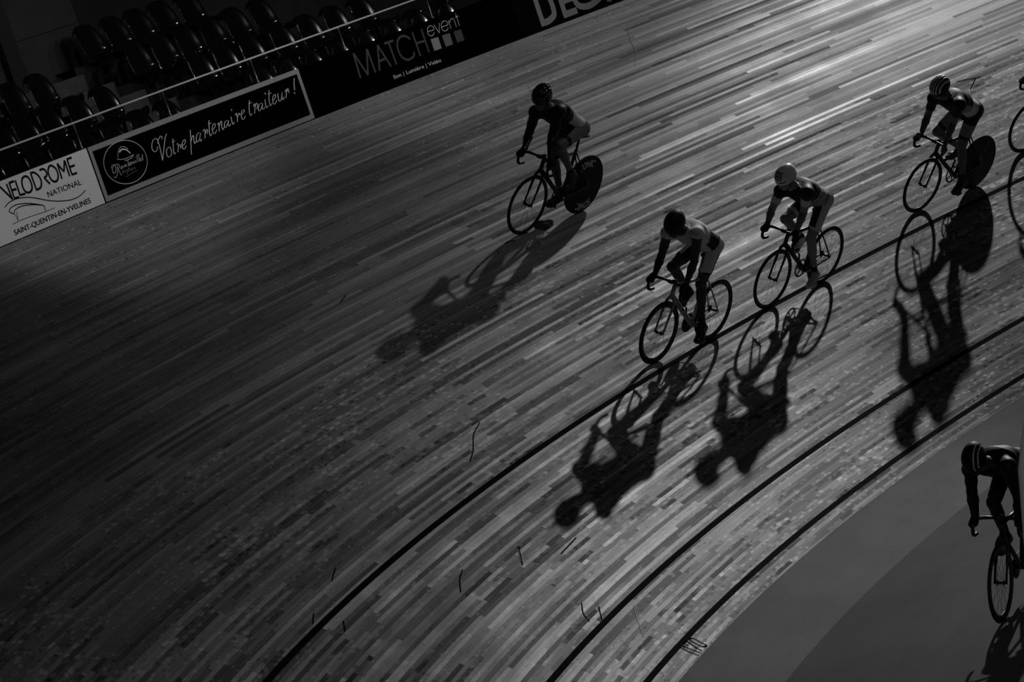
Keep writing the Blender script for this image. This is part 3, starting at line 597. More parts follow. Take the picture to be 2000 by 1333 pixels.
stroke((cx+wC, c_*.22), (cx+wC*.8, lw*.75), (cx+wC*.5, lw/2), (cx+wC*.2, lw*.9), (cx+lw/2, c_*.35), (cx+lw/2, c_*.65), (cx+wC*.2, c_-lw*.9), (cx+wC*.5, c_-lw/2), (cx+wC*.8, c_-lw*.75), (cx+wC, c_*.78))
x = xA
stroke((x+lw*.45, 0), (x+.17, c_)); stroke((x+.17, c_), (x+.34-lw*.45, 0)); stroke((x+.08, c_*.3), (x+.26, c_*.3)); x += .36
stroke((x, c_-lw/2), (x+.28, c_-lw/2)); stroke((x+.14, 0), (x+.14, c_)); x += .31
stroke((x+lw/2, 0), (x+lw/2, c_)); stroke((x+.30-lw/2, 0), (x+.30-lw/2, c_)); stroke((x, c_/2), (x+.3, c_/2)); x += .34
stroke((x+lw/2, 0), (x+lw/2, c_)); stroke((x, lw/2), (x+.25, lw/2)); x += .27
stroke(*[(x+.19+.15*math.cos(t), c_/2+(c_/2-lw/2)*math.sin(t)) for t in np.linspace(0, 2*PI, 17)]); x += .40
stroke((x+lw/2, 0), (x+lw/2, c_)); stroke((x+lw/2, c_), (x+.3-lw/2, 0)); stroke((x+.3-lw/2, 0), (x+.3-lw/2, c_))
on_board(rt_, iv, 'lettering', [ribbons(L_, lw, dec)], M['print_mid'])
# plain boards further round the bend
rt_, iv = board('plain black advertising board beyond the pale capitals, outside the right of the view', 42.18, 37.0, M['board_black'])
rt_, iv = board('plain black advertising board left of the white one, outside the view', 63.5, 58.42, M['board_black'])

# ------------------------------------------------------------------ handrail behind the boards
RR, ZR = RT+.16, 5.895
hr = empty('handrail', (RR*math.cos(1.85), RR*math.sin(1.85), ZT))
tag(hr, 'long polished steel handrail on short posts behind the advertising boards', 'railing')
iv = Matrix.Translation(-hr.location)
pts = [(RR*math.cos(t), RR*math.sin(t), ZR) for t in np.linspace(37/RT, 63/RT, 90)]
o = MB().tube(pts, .0105, 10).build('rail', M['chrome'], hr); o.data.transform(iv)
a = 54.84+1.565*5
while a > 37:
    t = a/RT
    b = MB().tube([(RR*math.cos(t), RR*math.sin(t), ZT+.02), (RR*math.cos(t), RR*math.sin(t), ZR)], .010, 8)
    b.tube([(RR*math.cos(t), RR*math.sin(t), ZT+BH+.0), (RR*math.cos(t), RR*math.sin(t), ZT+BH+.012)], .022, 10)
    o = b.build('post', M['steel'], hr); o.data.transform(iv)
    a -= 1.565

# ------------------------------------------------------------------ stadium seats
def seat_shell():
    # profile in (forward, up): front lip, pan, curve, back, rolled top
    prof = spline([(.40, .335), (.415, .375), (.39, .405), (.30, .395), (.20, .375), (.10, .37), (.045, .40), (.015, .47), (-.01, .58), (-.035, .70), (-.05, .765), (-.07, .785), (-.095, .775), (-.10, .74)], 3)
    V = []; F = []; n = 17
    for j, (f, h) in enumerate(prof):
        for i in range(n):
            x = -1+2*i/(n-1)
            w = .192 if h < .5 else .192-.030*max(0, (h-.5)/.28)**2
            if f > .3: w -= .03*max(0, (f-.3)/.1)**2
            up = (h > .43)
            dz = .022*abs(x)**3 if not up else -.075*abs(x)**4*max(0, (h-.6)/.18)
            df = .035*x*x if up else 0
            V.append((x*w, f+df-.05, h+dz))
    m = len(prof)
    for j in range(m-1):
        for i in range(n-1): F.append((j*n+i, j*n+i+1, (j+1)*n+i+1, (j+1)*n+i))
    return V, F
def make_seat():
    root = empty('stadium_seat')
    V, F = seat_shell()
    sh = mesh_obj('shell', V, F, M['seat'], root)
    bm = bmesh.new(); bm.from_mesh(sh.data)
    bmesh.ops.solidify(bm, geom=bm.faces[:], thickness=.007)
    bm.to_mesh(sh.data); bm.free()
    for p_ in sh.data.polygons: p_.use_smooth = True
    b = MB().tube([(-.12, .1, .375), (.12, .1, .375)], .015, 8)
    b.tube([(0, .1, .375), (0, .08, .05), (0, .08, 0)], .022, 8).box((-.09, .0, 0), (.09, .16, .012))
    b.build('bracket', M['dark'], root)
    return root
ORD = ['first', 'second', 'third', 'fourth', 'fifth', 'sixth', 'seventh', 'eighth', 'ninth', 'tenth', 'eleventh', 'twelfth']
ROWN = ['front', 'second', 'third', 'fourth', 'fifth']
SEATS = {
    (0, 'left'): [106.49, 107.45, 108.45, 109.40, 110.25, 111.06, 111.87, 112.7],
    (0, 'right'): [103.2, 102.35, 101.45, 100.5, 99.55, 98.6, 97.65, 96.7],
    (1, 'left'): [106.53, 107.45, 108.39, 109.23, 110.0, 110.85],
    (1, 'right'): [103.29, 102.45, 101.55, 100.5, 99.57, 98.67, 97.75],
    (2, 'left'): [106.64, 107.52, 108.4],
    (2, 'right'): [103.49, 102.67, 101.87, 101.05, 100.21, 99.35],
    (3, 'right'): [103.2, 102.37, 101.62, 100.85, 100.0],
}
seat0 = make_seat(); first = True
for (k, side), angs in SEATS.items():
    for i, a in enumerate(angs):
        s_ = seat0 if first else copy_tree(seat0)
        first = False
        t = D(a)
        s_.location = (ROWR[k]*math.cos(t), ROWR[k]*math.sin(t), ROWZ[k])
        s_.rotation_euler = (0, 0, t+PI/2)     # local +y (forward) faces the track
        pos = ORD[i]
        tag(s_, 'glossy black plastic seat, %s to the %s of the stairs in the %s row' % (pos, side, ROWN[k]), 'seat', 'black stadium seats in the stands')

# ------------------------------------------------------------------ bent tube of the infield barrier at the right edge
CAMP = Vector((-27.28515, 0.0, 6.49273))
br = empty('barrier_tube', (-11.25, 14.55, ZF))
tag(br, 'grey bent metal barrier tube standing in the infield beside the black-clad cyclist', 'barrier')
P_ = [(-10.941, 14.962, 2.043), (-11.045, 15.009, 1.816), (-11.120, 15.035, 1.66), (-11.155, 15.048, 1.514), (-11.252, 15.069, 1.166), (-11.358, 15.085, 0.745), (-11.478, 15.113, 0.33), (-11.65, 15.15, ZF)]
o = MB().tube([A(q)-A([-11.25, 14.55, ZF]) for q in P_], .036, 14).build('tube', M['pole'], br)
q = A(P_[-1])-A([-11.25, 14.55, ZF])
MB().tube([q+A([0, 0, 0]), q+A([0, 0, .012])], .09, 20).build('foot_plate', M['dark'], br)
# ------------------------------------------------------------------ bicycles (x forward from the rear contact, y left, z up)
WR, WB = 0.334, 0.975
BBP = A([.385, 0, .275])
HT0, HT1 = A([.838, 0, .690]), A([.802, 0, .815])      # head tube bottom, top
CLAMP = A([.895, 0, .868])
CLU = A([.240, 0, .775])                                # seat cluster
def bar_path(side):
    return spline([(.893, 0, .868), (.893, .07*side, .869), (.900, .140*side, .868), (.925, .180*side, .862), (.962, .191*side, .846), (.990, .195*side, .805), (.982, .198*side, .758), (.945, .200*side, .731), (.875, .200*side, .724)], 4)
def deform_wheel(parent, name, x, depth, disc, spokes, disc_art=None, rim_text=False):
    w = empty(name); w.parent = parent; w.location = (x, 0, WR)
    tr = .0115
    MB().lathe([(WR-tr+tr*math.cos(a), tr*math.sin(a)) for a in np.linspace(0, 2*PI, 12, endpoint=False)], 72).build('tyre', M['tyre'], w)
    ro, ri = WR-2*tr+.006, WR-2*tr-depth
    if disc:
        prof = [(ro, .010), (ro*.8, .018), (ro*.4, .024), (.03, .027), (.022, .045), (.0, .045), (.0, -.045), (.022, -.045), (.03, -.027), (ro*.4, -.024), (ro*.8, -.018), (ro, -.010)]
        MB().lathe(prof, 72, closed=False).build('disc', M['carbon_matt'], w)
    else:
        MB().lathe([(ro, .0095), (ro-.012, .0115), (ri+.012, .0095), (ri, .004), (ri, -.004), (ri+.012, -.0095), (ro-.012, -.0115), (ro, -.0095)], 72).build('rim', M['carbon'], w)
        hw = .034 if name == 'front_wheel' else .045
        MB().lathe([(.0, hw+.012), (.008, hw+.012), (.009, hw), (.019, hw-.003), (.019, hw-.009), (.012, hw-.014), (.012, -hw+.014), (.019, -hw+.009), (.019, -hw+.003), (.009, -hw), (.008, -hw-.012), (0, -hw-.012)], 20, closed=False).build('hub', M['carbon'], w)
        base = [None, None]
        for k in range(spokes):
            sd = 1 if k % 2 else -1
            a = 2*PI*k/spokes
            twist = .75 if (k//2) % 2 else -.75
            p0 = (.018*math.cos(a+twist), sd*(hw-.006), .018*math.sin(a+twist)); p1 = ((ri+.003)*math.cos(a), sd*.001, (ri+.003)*math.sin(a))
            MB().tube([p0, p1], .0013, 5).build('spoke', M['spoke'], w)
    return w
def make_bike(name, mtx, phi, frame='carbon', saddle=(.23, .975), front=(.030, 20), rear=('spoked', .032, 24), fork=None, tube_r=.022, chain_side=-1, solid=False):
    root = empty(name, mtx=mtx)
    fm = M[frame]; kf = M[fork or frame]
    # frame
    b = MB()
    sx, sz = saddle
    lat = (0, 1, 0)
    b.tube([HT0+A([-.002, 0, .018]), HT0*.5+BBP*.5+A([-.003, 0, .004]), BBP+A([.012, 0, .01])], [tube_r*1.15, tube_r*1.2, tube_r*1.15], 14, ell=(lat, .72))
    b.tube([HT1+A([-.004, 0, -.02]), CLU+A([0, 0, -.012])], [.020, .016], 12)
    b.tube([BBP, CLU, CLU+A([-.006, 0, .02])], [.019, .017, .017], 12)
    b.tube([HT0, HT1], [.023, .021], 14)
    b.tube([BBP+A([0, -.036, 0]), BBP+A([0, .036, 0])], .023, 16)
    for s in (-1, 1):
        b.tube(spline([CLU+A([.0, .014*s, -.02]), (.13, .035*s, .57), (.006, .058*s, WR+.012)], 4), .0085, 8)
        b.tube(spline([BBP+A([-.01, .025*s, 0]), (.20, .045*s, .296), (.006, .058*s, WR)], 4), [.012]*4+[.010]*5, 8)
        b.box((-.022, .054*s-.003, WR-.014), (.022, .054*s+.003, WR+.014))
    b.build('frame', fm, root)
    # fork
    b = MB()
    for s in (-1, 1):
        b.tube(spline([HT0+A([0, .018*s, -.006]), HT0+A([.012, .045*s, -.06]), (.905, .050*s, .50), (.975, .048*s, WR)], 4), [.017]*5+[.015]*4+[.011]*4, 10, ell=((1, 0, 0), .6))
        b.lathe([(0, .046*s), (.012, .046*s), (.012, .058*s), (0, .058*s)], 12, org=(WB, 0, WR), closed=False)
    b.tube([HT0+A([0, -.022, -.004]), HT0+A([0, .022, -.004])], .021, 12)
    b.build('fork', kf, root)
    # stem and handlebar
    st = MB().tube([HT1+A([-.003, 0, .012]), HT1+A([-.010, 0, .05])], .019, 12)
    st.tube([HT1+A([-.008, 0, .038]), CLAMP], [.018, .016], 12).tube([CLAMP+A([0, -.024, 0]), CLAMP+A([0, .024, 0])], .021, 14)
    st.build('stem', M['carbon'], root)
    hb = MB()
    l, r = bar_path(1), bar_path(-1)
    pth = np.concatenate([r[::-1], l[1:]])
    n = len(pth); rad = [.0155 if (i < n*.42 or i > n*.58) else .0135 for i in range(n)]
    hb.tube(pth, rad, 12).build('handlebar', M['carbon'], root)
    # seat post and saddle
    MB().tube([CLU+A([-.004, 0, .01]), (sx-.02, 0, sz-.035)], .0135, 10).build('seat_post', M['carbon'], root)
    V = []; F = []; NS = 14
    for i in range(NS+1):
        t = i/NS; x = sx-.13+.265*t
        w = .068*(1-t)**1.4+.017+.012*math.sin(PI*t)*(1-t); h = .016
        w *= min(1, .35+t*8) if t < .09 else 1
        dz = .006*(1-t)**2+.004*t
        for k in range(10):
            c = 2*PI*k/10
            V.append((x, w*math.cos(c), sz-.018+dz+h*math.sin(c)*(1 if math.sin(c) > 0 else 1.4)))
    for i in range(NS):
        for k in range(10): F.append((i*10+k, i*10+(k+1) % 10, (i+1)*10+(k+1) % 10, (i+1)*10+k))
    F.append(tuple(range(9, -1, -1))); F.append(tuple(NS*10+k for k in range(10)))
    mesh_obj('saddle', V, F, M['carbon_matt'], root)
    # wheels
    deform_wheel(root, 'front_wheel', WB, front[0], False, front[1])
    if rear[0] == 'disc': rw = deform_wheel(root, 'rear_wheel', 0, .03, True, 0)
    else: rw = deform_wheel(root, 'rear_wheel', 0, rear[1], False, rear[2])
    # crankset with chainring, arms and pedals
    cs = empty('crankset'); cs.parent = root; cs.location = tuple(BBP)
    y = .047*chain_side
    if rear[0] == 'disc' or True:
        cr = MB().lathe([(.098, y-.002), (.084, y-.002), (.084, y+.002), (.098, y+.002)], 48)
        if solid: cr.lathe([(0, y-.003), (.092, y-.002), (.092, y+.002), (0, y+.003)], 48, closed=False)
        for k in range(0 if solid else 5):
            a = 2*PI*k/5+phi; cr.tube([(.015*math.cos(a), y, .015*math.sin(a)), (.088*math.cos(a), y, .088*math.sin(a))], .007, 6)
        for k in range(48):
            a = 2*PI*k/48; cr.box((-.003, y-.0015, .096), (.003, y+.0015, .103), lambda v, a=a: (v[0]*math.cos(a)+v[2]*math.sin(a), v[1], -v[0]*math.sin(a)+v[2]*math.cos(a)))
        cr.lathe([(0, y-.012), (.018, y-.012), (.018, y+.012), (0, y+.012)], 16, closed=False)
        cr.build('chainring', M['carbon'], cs)
    ar = MB().tube([(0, -.075, 0), (0, .075, 0)], .012, 10); ar.build('axle', M['steel'], cs)
    for s, sg in ((-1, 1), (1, -1)):
        e = A([.165*math.cos(phi)*sg, .078*s, .165*math.sin(phi)*sg])
        MB().tube([(0, .072*s, 0), e*.5+A([0, .036*s, 0]), e], [.015, .011, .010], 10).build('crank_arm', M['carbon'], cs)
        pd = MB().tube([e, e+A([0, .03*s, 0])], .006, 8).box((e[0]-.04, e[1]+.025*s-.022, e[2]-.010), (e[0]+.035, e[1]+.055*s+.022 if s > 0 else e[1]+.055*s+.022, e[2]+.008))
        pd.build('pedal', M['carbon_matt'], cs)
    # chain and sprocket
    c1, r1 = A([BBP[0], y, BBP[2]]), .100; c0, r0 = A([0, y, WR]), .034
    d = c1-c0; L = math.hypot(d[0], d[2]); ax = math.atan2(d[2], d[0]); be = math.acos((r1-r0)/L)
    loop = []
    for a in np.linspace(ax-(PI-be), ax+(PI-be), 22): loop.append(c1+A([r1*math.cos(a), 0, r1*math.sin(a)]))
    for a in np.linspace(ax+(PI-be), ax+PI+be, 12): loop.append(c0+A([r0*math.cos(a), 0, r0*math.sin(a)]))
    MB().tube(loop, .0045, 6, closed=True).build('chain', M['spoke'], root)
    MB().lathe([(.036, y-.002), (.012, y-.002), (.012, y+.002), (.036, y+.002)], 28, org=(0, 0, WR)).build('sprocket', M['spoke'], root)
    return root, rw
def disc_text(rw, body, m, rad, a0, width_ang, h, y=.0215, shear=.25):
    V, F, (w_, h_) = text_mesh(body, .035, shear)
    out = []
    for x, yy in V:
        a = a0-(x-.5)*width_ang*-1
        r = rad+(yy-.5)*h
        # seen from the left (+y) side forward is to the left
        out.append((r*math.cos(a), y+.0035*(1-r/.33)+.004, r*math.sin(a)))
    return MB().add(out, F).build('lettering', m, rw, smooth=False)
def rigid(origin, Mx):
    m = Matrix([list(r) for r in Mx]).to_4x4(); m.translation = Vector(origin); return m
# ------------------------------------------------------------------ riders: one continuous body grown from a distance field, clothing as shells over it
def nrm(v): v = A(v, dtype=float); return v/(np.linalg.norm(v)+1e-12)
class Field:
    def __init__(s, lo, hi, h):
        s.lo = A(lo); s.h = h
        s.n = np.ceil((A(hi)-A(lo))/h).astype(int)+1
        s.D = np.full(s.n, 1.0, np.float32); s.best = np.full(s.n, 1.0, np.float32); s.Z = np.zeros(s.n, np.uint8)
    def _box(s, mn, mx, pad):
        a = np.clip(((mn-pad-s.lo)/s.h).astype(int), 0, s.n-1); b = np.clip(((mx+pad-s.lo)/s.h).astype(int)+2, 1, s.n)
        g = [s.lo[k]+s.h*np.arange(a[k], b[k]) for k in range(3)]
        X, Y, Zz = np.meshgrid(*g, indexing='ij')
        return (slice(a[0], b[0]), slice(a[1], b[1]), slice(a[2], b[2])), np.stack([X, Y, Zz], -1)
    def put(s, sl, d, k, z):
        o = s.D[sl]; d = d.astype(np.float32)
        hh = np.clip(.5+.5*(o-d)/k, 0, 1)
        s.D[sl] = o+(d-o)*hh-k*hh*(1-hh)
        bb = s.best[sl]; m = d < bb
        bb[m] = d[m]; s.best[sl] = bb
        zz = s.Z[sl]; zz[m] = z; s.Z[sl] = zz
    def cone(s, a, b, r1, r2, z, k=.02, flat=None):
        """tapered limb; flat=(axis, f) widens it by f along the axis"""
        a = A(a, dtype=float); b = A(b, dtype=float)
        R = max(r1, r2)*(max(1, flat[1]) if flat else 1)
        sl, P = s._box(np.minimum(a, b)-R, np.maximum(a, b)+R, .05)
        ab = b-a; t = np.clip(((P-a)@ab)/(ab@ab+1e-12), 0, 1)
        v = P-(a+t[..., None]*ab)
        r = r1+(r2-r1)*t
        if flat:
            n = nrm(flat[0]); v = v+(1/flat[1]-1)*(v@n)[..., None]*n
        s.put(sl, np.linalg.norm(v, axis=-1)-r, k, z)
    def ell(s, c, ax, rad, z, k=.02):
        """ax: three axes as rows"""
        c = A(c, dtype=float); rad = A(rad)
        sl, P = s._box(c-max(rad), c+max(rad), .05)
        q = (P-c)@A(ax).T
        k0 = np.linalg.norm(q/rad, axis=-1); k1 = np.linalg.norm(q/rad**2, axis=-1)+1e-9
        s.put(sl, k0*(k0-1)/k1, k, z)
    def mesh(s):
        D = s.D; n = D.shape
        neg = D < 0
        c = neg[:-1, :-1, :-1].astype(np.int8)
        cnt = np.zeros(c.shape, np.int8)
        for dx in (0, 1):
            for dy in (0, 1):
                for dz in (0, 1): cnt += neg[dx:n[0]-1+dx, dy:n[1]-1+dy, dz:n[2]-1+dz]
        act = np.argwhere((cnt > 0) & (cnt < 8))
        idx = np.full(c.shape, -1, np.int32); idx[act[:, 0], act[:, 1], act[:, 2]] = np.arange(len(act))
        acc = np.zeros((len(act), 3)); num = np.zeros(len(act))
        corners = [(x, y, z) for x in (0, 1) for y in (0, 1) for z in (0, 1)]
        for a in corners:
            for k in range(3):
                if a[k]: continue
                b = list(a); b[k] = 1
                da = D[act[:, 0]+a[0], act[:, 1]+a[1], act[:, 2]+a[2]]; db = D[act[:, 0]+b[0], act[:, 1]+b[1], act[:, 2]+b[2]]
                x = (da < 0) != (db < 0)
                t = np.where(x, da/(da-db+1e-12), 0)
                p = np.tile(A(a, dtype=float), (len(act), 1)); p[:, k] += t
                acc += p*x[:, None]; num += x
        V = s.lo+s.h*(act+acc/num[:, None])
        Fs = []
        for k in range(3):
            i, j = (k+1) % 3, (k+2) % 3
            sh = [slice(None)]*3; sh2 = list(sh)
            sh[k] = slice(0, -1); sh2[k] = slice(1, None)
            e = np.argwhere(neg[tuple(sh)] != neg[tuple(sh2)])
            e = e[(e[:, i] > 0) & (e[:, j] > 0) & (e[:, i] < n[i]-1) & (e[:, j] < n[j]-1)]
            def cell(di, dj):
                q = e.copy(); q[:, i] += di; q[:, j] += dj; return idx[q[:, 0], q[:, 1], q[:, 2]]
            f = np.stack([cell(-1, -1), cell(0, -1), cell(0, 0), cell(-1, 0)], 1)
            inside = neg[e[:, 0], e[:, 1], e[:, 2]]
            f[~inside] = f[~inside][:, ::-1]
            Fs.append(f[(f >= 0).all(1)])
        F = np.concatenate(Fs)
        g = np.clip(np.round((V-s.lo)/s.h).astype(int), 0, np.array(n)-1)
        return V, F, s.Z[g[:, 0], g[:, 1], g[:, 2]]
def vnormals(V, F):
    a = V[F[:, 2]]-V[F[:, 0]]; b = V[F[:, 3]]-V[F[:, 1]]
    fn = np.cross(a, b); N = np.zeros_like(V)
    for k in range(4): np.add.at(N, F[:, k], fn)
    return N/(np.linalg.norm(N, axis=1, keepdims=True)+1e-12)
def relax(V, F, it=2, lam=.5):
    for _ in range(it):
        S_ = np.zeros_like(V); c = np.zeros(len(V))
        for k in range(4):
            for o in (1, 3):
                np.add.at(S_, F[:, k], V[F[:, (k+o) % 4]]); np.add.at(c, F[:, k], 1)
        V = V+lam*(S_/np.maximum(c, 1)[:, None]-V)
    return V
Z = {k: i+1 for i, k in enumerate('head neck chest back waist sleeve upperarm forearm hand pelvis thigh hem knee shin sock foot'.split())}
def shell(name, V, F, N, zv, zones, off, mats, parent, pick=None):
    zs = A([Z[z] for z in zones])
    inz = np.isin(zv, zs)
    f = F[inz[F].sum(1) >= 3]
    if len(f) == 0: return None
    used, inv = np.unique(f, return_inverse=True); f2 = inv.reshape(f.shape)
    ed = np.sort(np.concatenate([f2[:, [k, (k+1) % 4]] for k in range(4)]), 1)
    u, c = np.unique(ed, axis=0, return_counts=True)
    bd = np.unique(u[c == 1])
    o = np.full(len(used), off); o[bd] = -.003
    P = V[used].copy(); PN = N[used]
    # even out the jagged hem ring
    nb = np.zeros_like(P); cb = np.zeros(len(P))
    for a, b in u[c == 1]: nb[a] += P[b]; nb[b] += P[a]; cb[a] += 1; cb[b] += 1
    for _ in range(3):
        nb[:] = 0
        e = u[c == 1]
        np.add.at(nb, e[:, 0], P[e[:, 1]]); np.add.at(nb, e[:, 1], P[e[:, 0]])
        P[bd] = .4*P[bd]+.6*nb[bd]/np.maximum(cb[bd], 1)[:, None]
    P = P+PN*o[:, None]
    mi = None
    if pick is not None:
        ctr = P[f2].mean(1); fnm = PN[f2].mean(1)
        z = zv[used][f2]; fz = np.median(z, axis=1).astype(int)
        mi = pick(ctr, fnm, fz)
    return mesh_obj(name, P, f2, mats, parent, True, mi)

def make_rider(name, label, mtx, J, phi, spec):
    J = {k: A(v, dtype=float) for k, v in J.items()}
    Hm = J['hip']; SL, SR = J['shL'], J['shR']
    Mm = (SL+SR)/2
    spine = nrm(Mm-Hm); lat = nrm(SL-SR)
    latm = nrm(lat+A([0, 1., 0])); dors = nrm(np.cross(spine, latm))
    if dors[2] < 0: dors = -dors
    # the hands close on the bar
    W_ = {}; G = {}
    for s, sg in (('L', 1), ('R', -1)):
        G[s] = A([.962, .191*sg, .846])
        W_[s] = .55*J['wr'+s]+.45*(G[s]+A([-.085, -.004*sg, .058]))
    lo = np.min([v for v in J.values()], 0)-A([.2, .22, .16]); hi = np.max([v for v in J.values()], 0)+A([.22, .22, .2])
    f = Field(lo, hi, .0052)
    # torso
    hips = {'L': Hm+A([0, .078, 0]), 'R': Hm-A([0, .078, 0])}
    mid = .52*Hm+.48*Mm+dors*.045
    up1 = .25*Hm+.75*Mm+dors*.045
    f.cone(Hm+spine*.03, mid, .105, .100, Z['waist'], .03, (latm, 1.34))
    f.cone(mid, up1, .100, .112, Z['back'], .04, (latm, 1.36))
    f.cone(up1, Mm+dors*.005, .110, .070, Z['chest'], .04, (lat, 1.75))
    f.cone(mid-dors*.03, up1-dors*.04, .085, .095, Z['back'], .03, (latm, 1.2))
    f.cone(Hm+A([-.02, 0, .005]), Hm+A([.02, 0, .01]), .098, .095, Z['pelvis'], .03, ((0, 1, 0), 1.35))
    for s in 'LR':
        sg = 1 if s == 'L' else -1
        S_ = J['sh'+s]; E = J['el'+s]; h = hips[s]; K = J['kn'+s]; An = J['an'+s]; T = J['ft'+s]
        # shoulder and arm
        f.cone(up1+lat*sg*.07, S_, .070, .060, Z['chest'], .03)
        f.ell(S_-dors*.004, np.eye(3), (.055, .055, .053), Z['sleeve'], .05)
        cut = S_+(E-S_)*.55
        f.cone(S_, cut, .053, .046, Z['sleeve'], .02)
        f.cone(cut, E, .046, .038, Z['upperarm'], .015)
        f.cone(S_+(E-S_)*.35+dors*.012, S_+(E-S_)*.7+dors*.008, .036, .036, Z['sleeve'], .015)
        W0 = W_[s]
        f.cone(E, E+(W0-E)*.35, .039, .043, Z['forearm'], .015)
        f.cone(E+(W0-E)*.35, W0, .041, .026, Z['forearm'], .015)
        # hand: palm over the bar, fingers wrapped round it, thumb inside
        b = nrm(A([.038, .005*sg, -.02])); out = A([0, sg*1., 0]); out = nrm(out-b*(out@b)); upb = np.cross(b, out)*sg
        if upb[2] < 0: upb = -upb
        g = G[s]
        kn = g+out*.018+upb*.030
        f.cone(W0, g+upb*.032+b*-.035, .026, .024, Z['hand'], .012)
        for i in range(4):
            c = g+b*(-.036+.0225*i)
            f.cone(W0*.5+(g+upb*.03)*.5, c+out*.012+upb*.031, .017, .0135, Z['hand'], .008)
            ln = (.95, 1.0, 1.02, .85)[i]
            R_ = .0275
            ang = [math.radians(60), math.radians(60-62*ln), math.radians(60-122*ln), math.radians(60-178*ln)]
            pr = [c+R_*(math.cos(a)*out+math.sin(a)*upb) for a in ang]
            for q in range(3): f.cone(pr[q], pr[q+1], .0105-.0008*q, .0100-.0009*q, Z['hand'], .003)
        th = g-b*.045
        tp = [W0*.35+(g+upb*.025)*.65-out*.012, th-out*.026+upb*.012+b*.02, th-out*.026-upb*.010+b*.045, th-out*.012-upb*.026+b*.055]
        for q in range(3): f.cone(tp[q], tp[q+1], .0135-.0015*q, .012-.0015*q, Z['hand'], .004)
        # seat and leg
        bk = A([-1., 0, 0])
        f.ell(h+A([-.022, .0, -.008]), np.eye(3), (.086, .076, .088), Z['pelvis'], .03)
        ax = nrm(K-h)
        hm = spec.get('hem', (.70, .80))
        p1, p2 = h+(K-h)*hm[0], h+(K-h)*hm[1]
        rr = lambda t: .082+(.054-.082)*t
        f.cone(h, p1, .082, rr(hm[0]), Z['thigh'], .02)
        f.cone(p1, p2, rr(hm[0]), rr(hm[1]), Z['hem'], .01)
        f.cone(p2, K, rr(hm[1]), .054, Z['knee'], .01)
        fwd = nrm(np.cross(A([0, 1., 0]), ax)); fwd = fwd if fwd[0]+fwd[2] > 0 else -fwd
        f.cone(h+(K-h)*.25+fwd*.022, h+(K-h)*.66+fwd*.014, .062, .05, Z['thigh'], .02)
        f.ell(K+fwd*.012, np.eye(3), (.047, .046, .047), Z['knee'], .015)
        ax2 = nrm(An-K); bk = nrm(np.cross(A([0, 1., 0]), ax2)); bk = bk if bk[0] < 0 else -bk
        sk = K+(An-K)*.82
        f.cone(K, K+(An-K)*.35, .048, .049, Z['shin'], .015)
        f.cone(K+(An-K)*.18+bk*.014, K+(An-K)*.48+bk*.012, .043, .038, Z['shin'], .02)
        f.cone(K+(An-K)*.35, sk, .047, .034, Z['shin'], .015)
        f.cone(sk, An, .034, .036, Z['sock'], .01)
        # foot
        fd = nrm(T-An); fz = nrm(A([fd[0], 0, 0])+A([0, 0, -.25]))
        heel = An+A([-.045, 0, -.045]); ball = T+A([.02, 0, .012]); toe = T+A([.075, 0, .004])
        f.cone(An, heel, .036, .032, Z['foot'], .012)
        f.cone(An+A([.01, 0, -.02]), ball, .036, .034, Z['foot'], .02, ((0, 1, 0), 1.12))
        f.cone(heel, ball, .032, .030, Z['foot'], .02, ((0, 1, 0), 1.2))
        f.cone(ball, toe, .032, .024, Z['foot'], .02, ((0, 1, 0), 1.35))
    # head and face
    C = J['head']; fv = nrm(spec.get('face', (.80, 0, -.60)))
    lv = nrm(np.cross(A([0, 0, 1.]), fv)); uv_ = np.cross(fv, lv)
    AX = [fv, lv, uv_]
    P3 = lambda a, b_, c: C+fv*a+lv*b_+uv_*c
    f.cone(up1*.15+Mm*.85+dors*.02, P3(-.02, 0, -.07), .062, .054, Z['neck'], .03)
    f.ell(P3(-.01, 0, .03), AX, (.098, .077, .095), Z['head'], .02)
    f.ell(P3(.03, 0, -.03), AX, (.066, .064, .085), Z['head'], .02)
    f.cone(P3(.02, 0, -.075), P3(.068, 0, -.098), .042, .026, Z['head'], .02, (lv, 1.2))
    f.cone(P3(.085, 0, .012), P3(.112, 0, -.030), .008, .014, Z['head'], .008)          # nose
    for sg in (1, -1):
        f.cone(P3(.088, .012*sg, .028), P3(.074, .045*sg, .024), .011, .010, Z['head'], .008)   # brow
        f.ell(P3(.080, .031*sg, .008), AX, (.012, .013, .010), Z['head'], .004)              # eye
        f.ell(P3(.066, .042*sg, -.022), AX, (.020, .018, .018), Z['head'], .012)             # cheek
        f.ell(P3(-.006, .078*sg, -.008), AX, (.020, .010, .031), Z['head'], .004)            # ear
    f.ell(P3(.094, 0, -.058), AX, (.010, .024, .006), Z['head'], .003)                      # lips
    f.ell(P3(.091, 0, -.070), AX, (.010, .020, .007), Z['head'], .003)
    V, F, zv = f.mesh()
    V = relax(V, F, 2, .45)
    N = vnormals(V, F)
    root = mesh_obj(name, V, F, M[spec.get('skin', 'skin')])
    root.matrix_world = mtx
    tag(root, label, 'person', 'track cyclists riding')
    ctx = dict(H=Hm, M=Mm, spine=spine, dors=dors, lat=latm, J=J, hips=hips, L=np.linalg.norm(Mm-Hm))
    shell('jersey', V, F, N, zv, ['chest', 'back', 'waist', 'sleeve', 'neckband'] if False else spec.get('jersey_zones', ['chest', 'back', 'waist', 'sleeve']), .0055, [M[m] for m in spec['jersey'][0]], root, lambda c, n, z: spec['jersey'][1](c, n, z, ctx))
    shell('shorts', V, F, N, zv, spec.get('short_zones', ['pelvis', 'thigh', 'hem']), .0050, [M[m] for m in spec['shorts'][0]], root, lambda c, n, z: spec['shorts'][1](c, n, z, ctx))
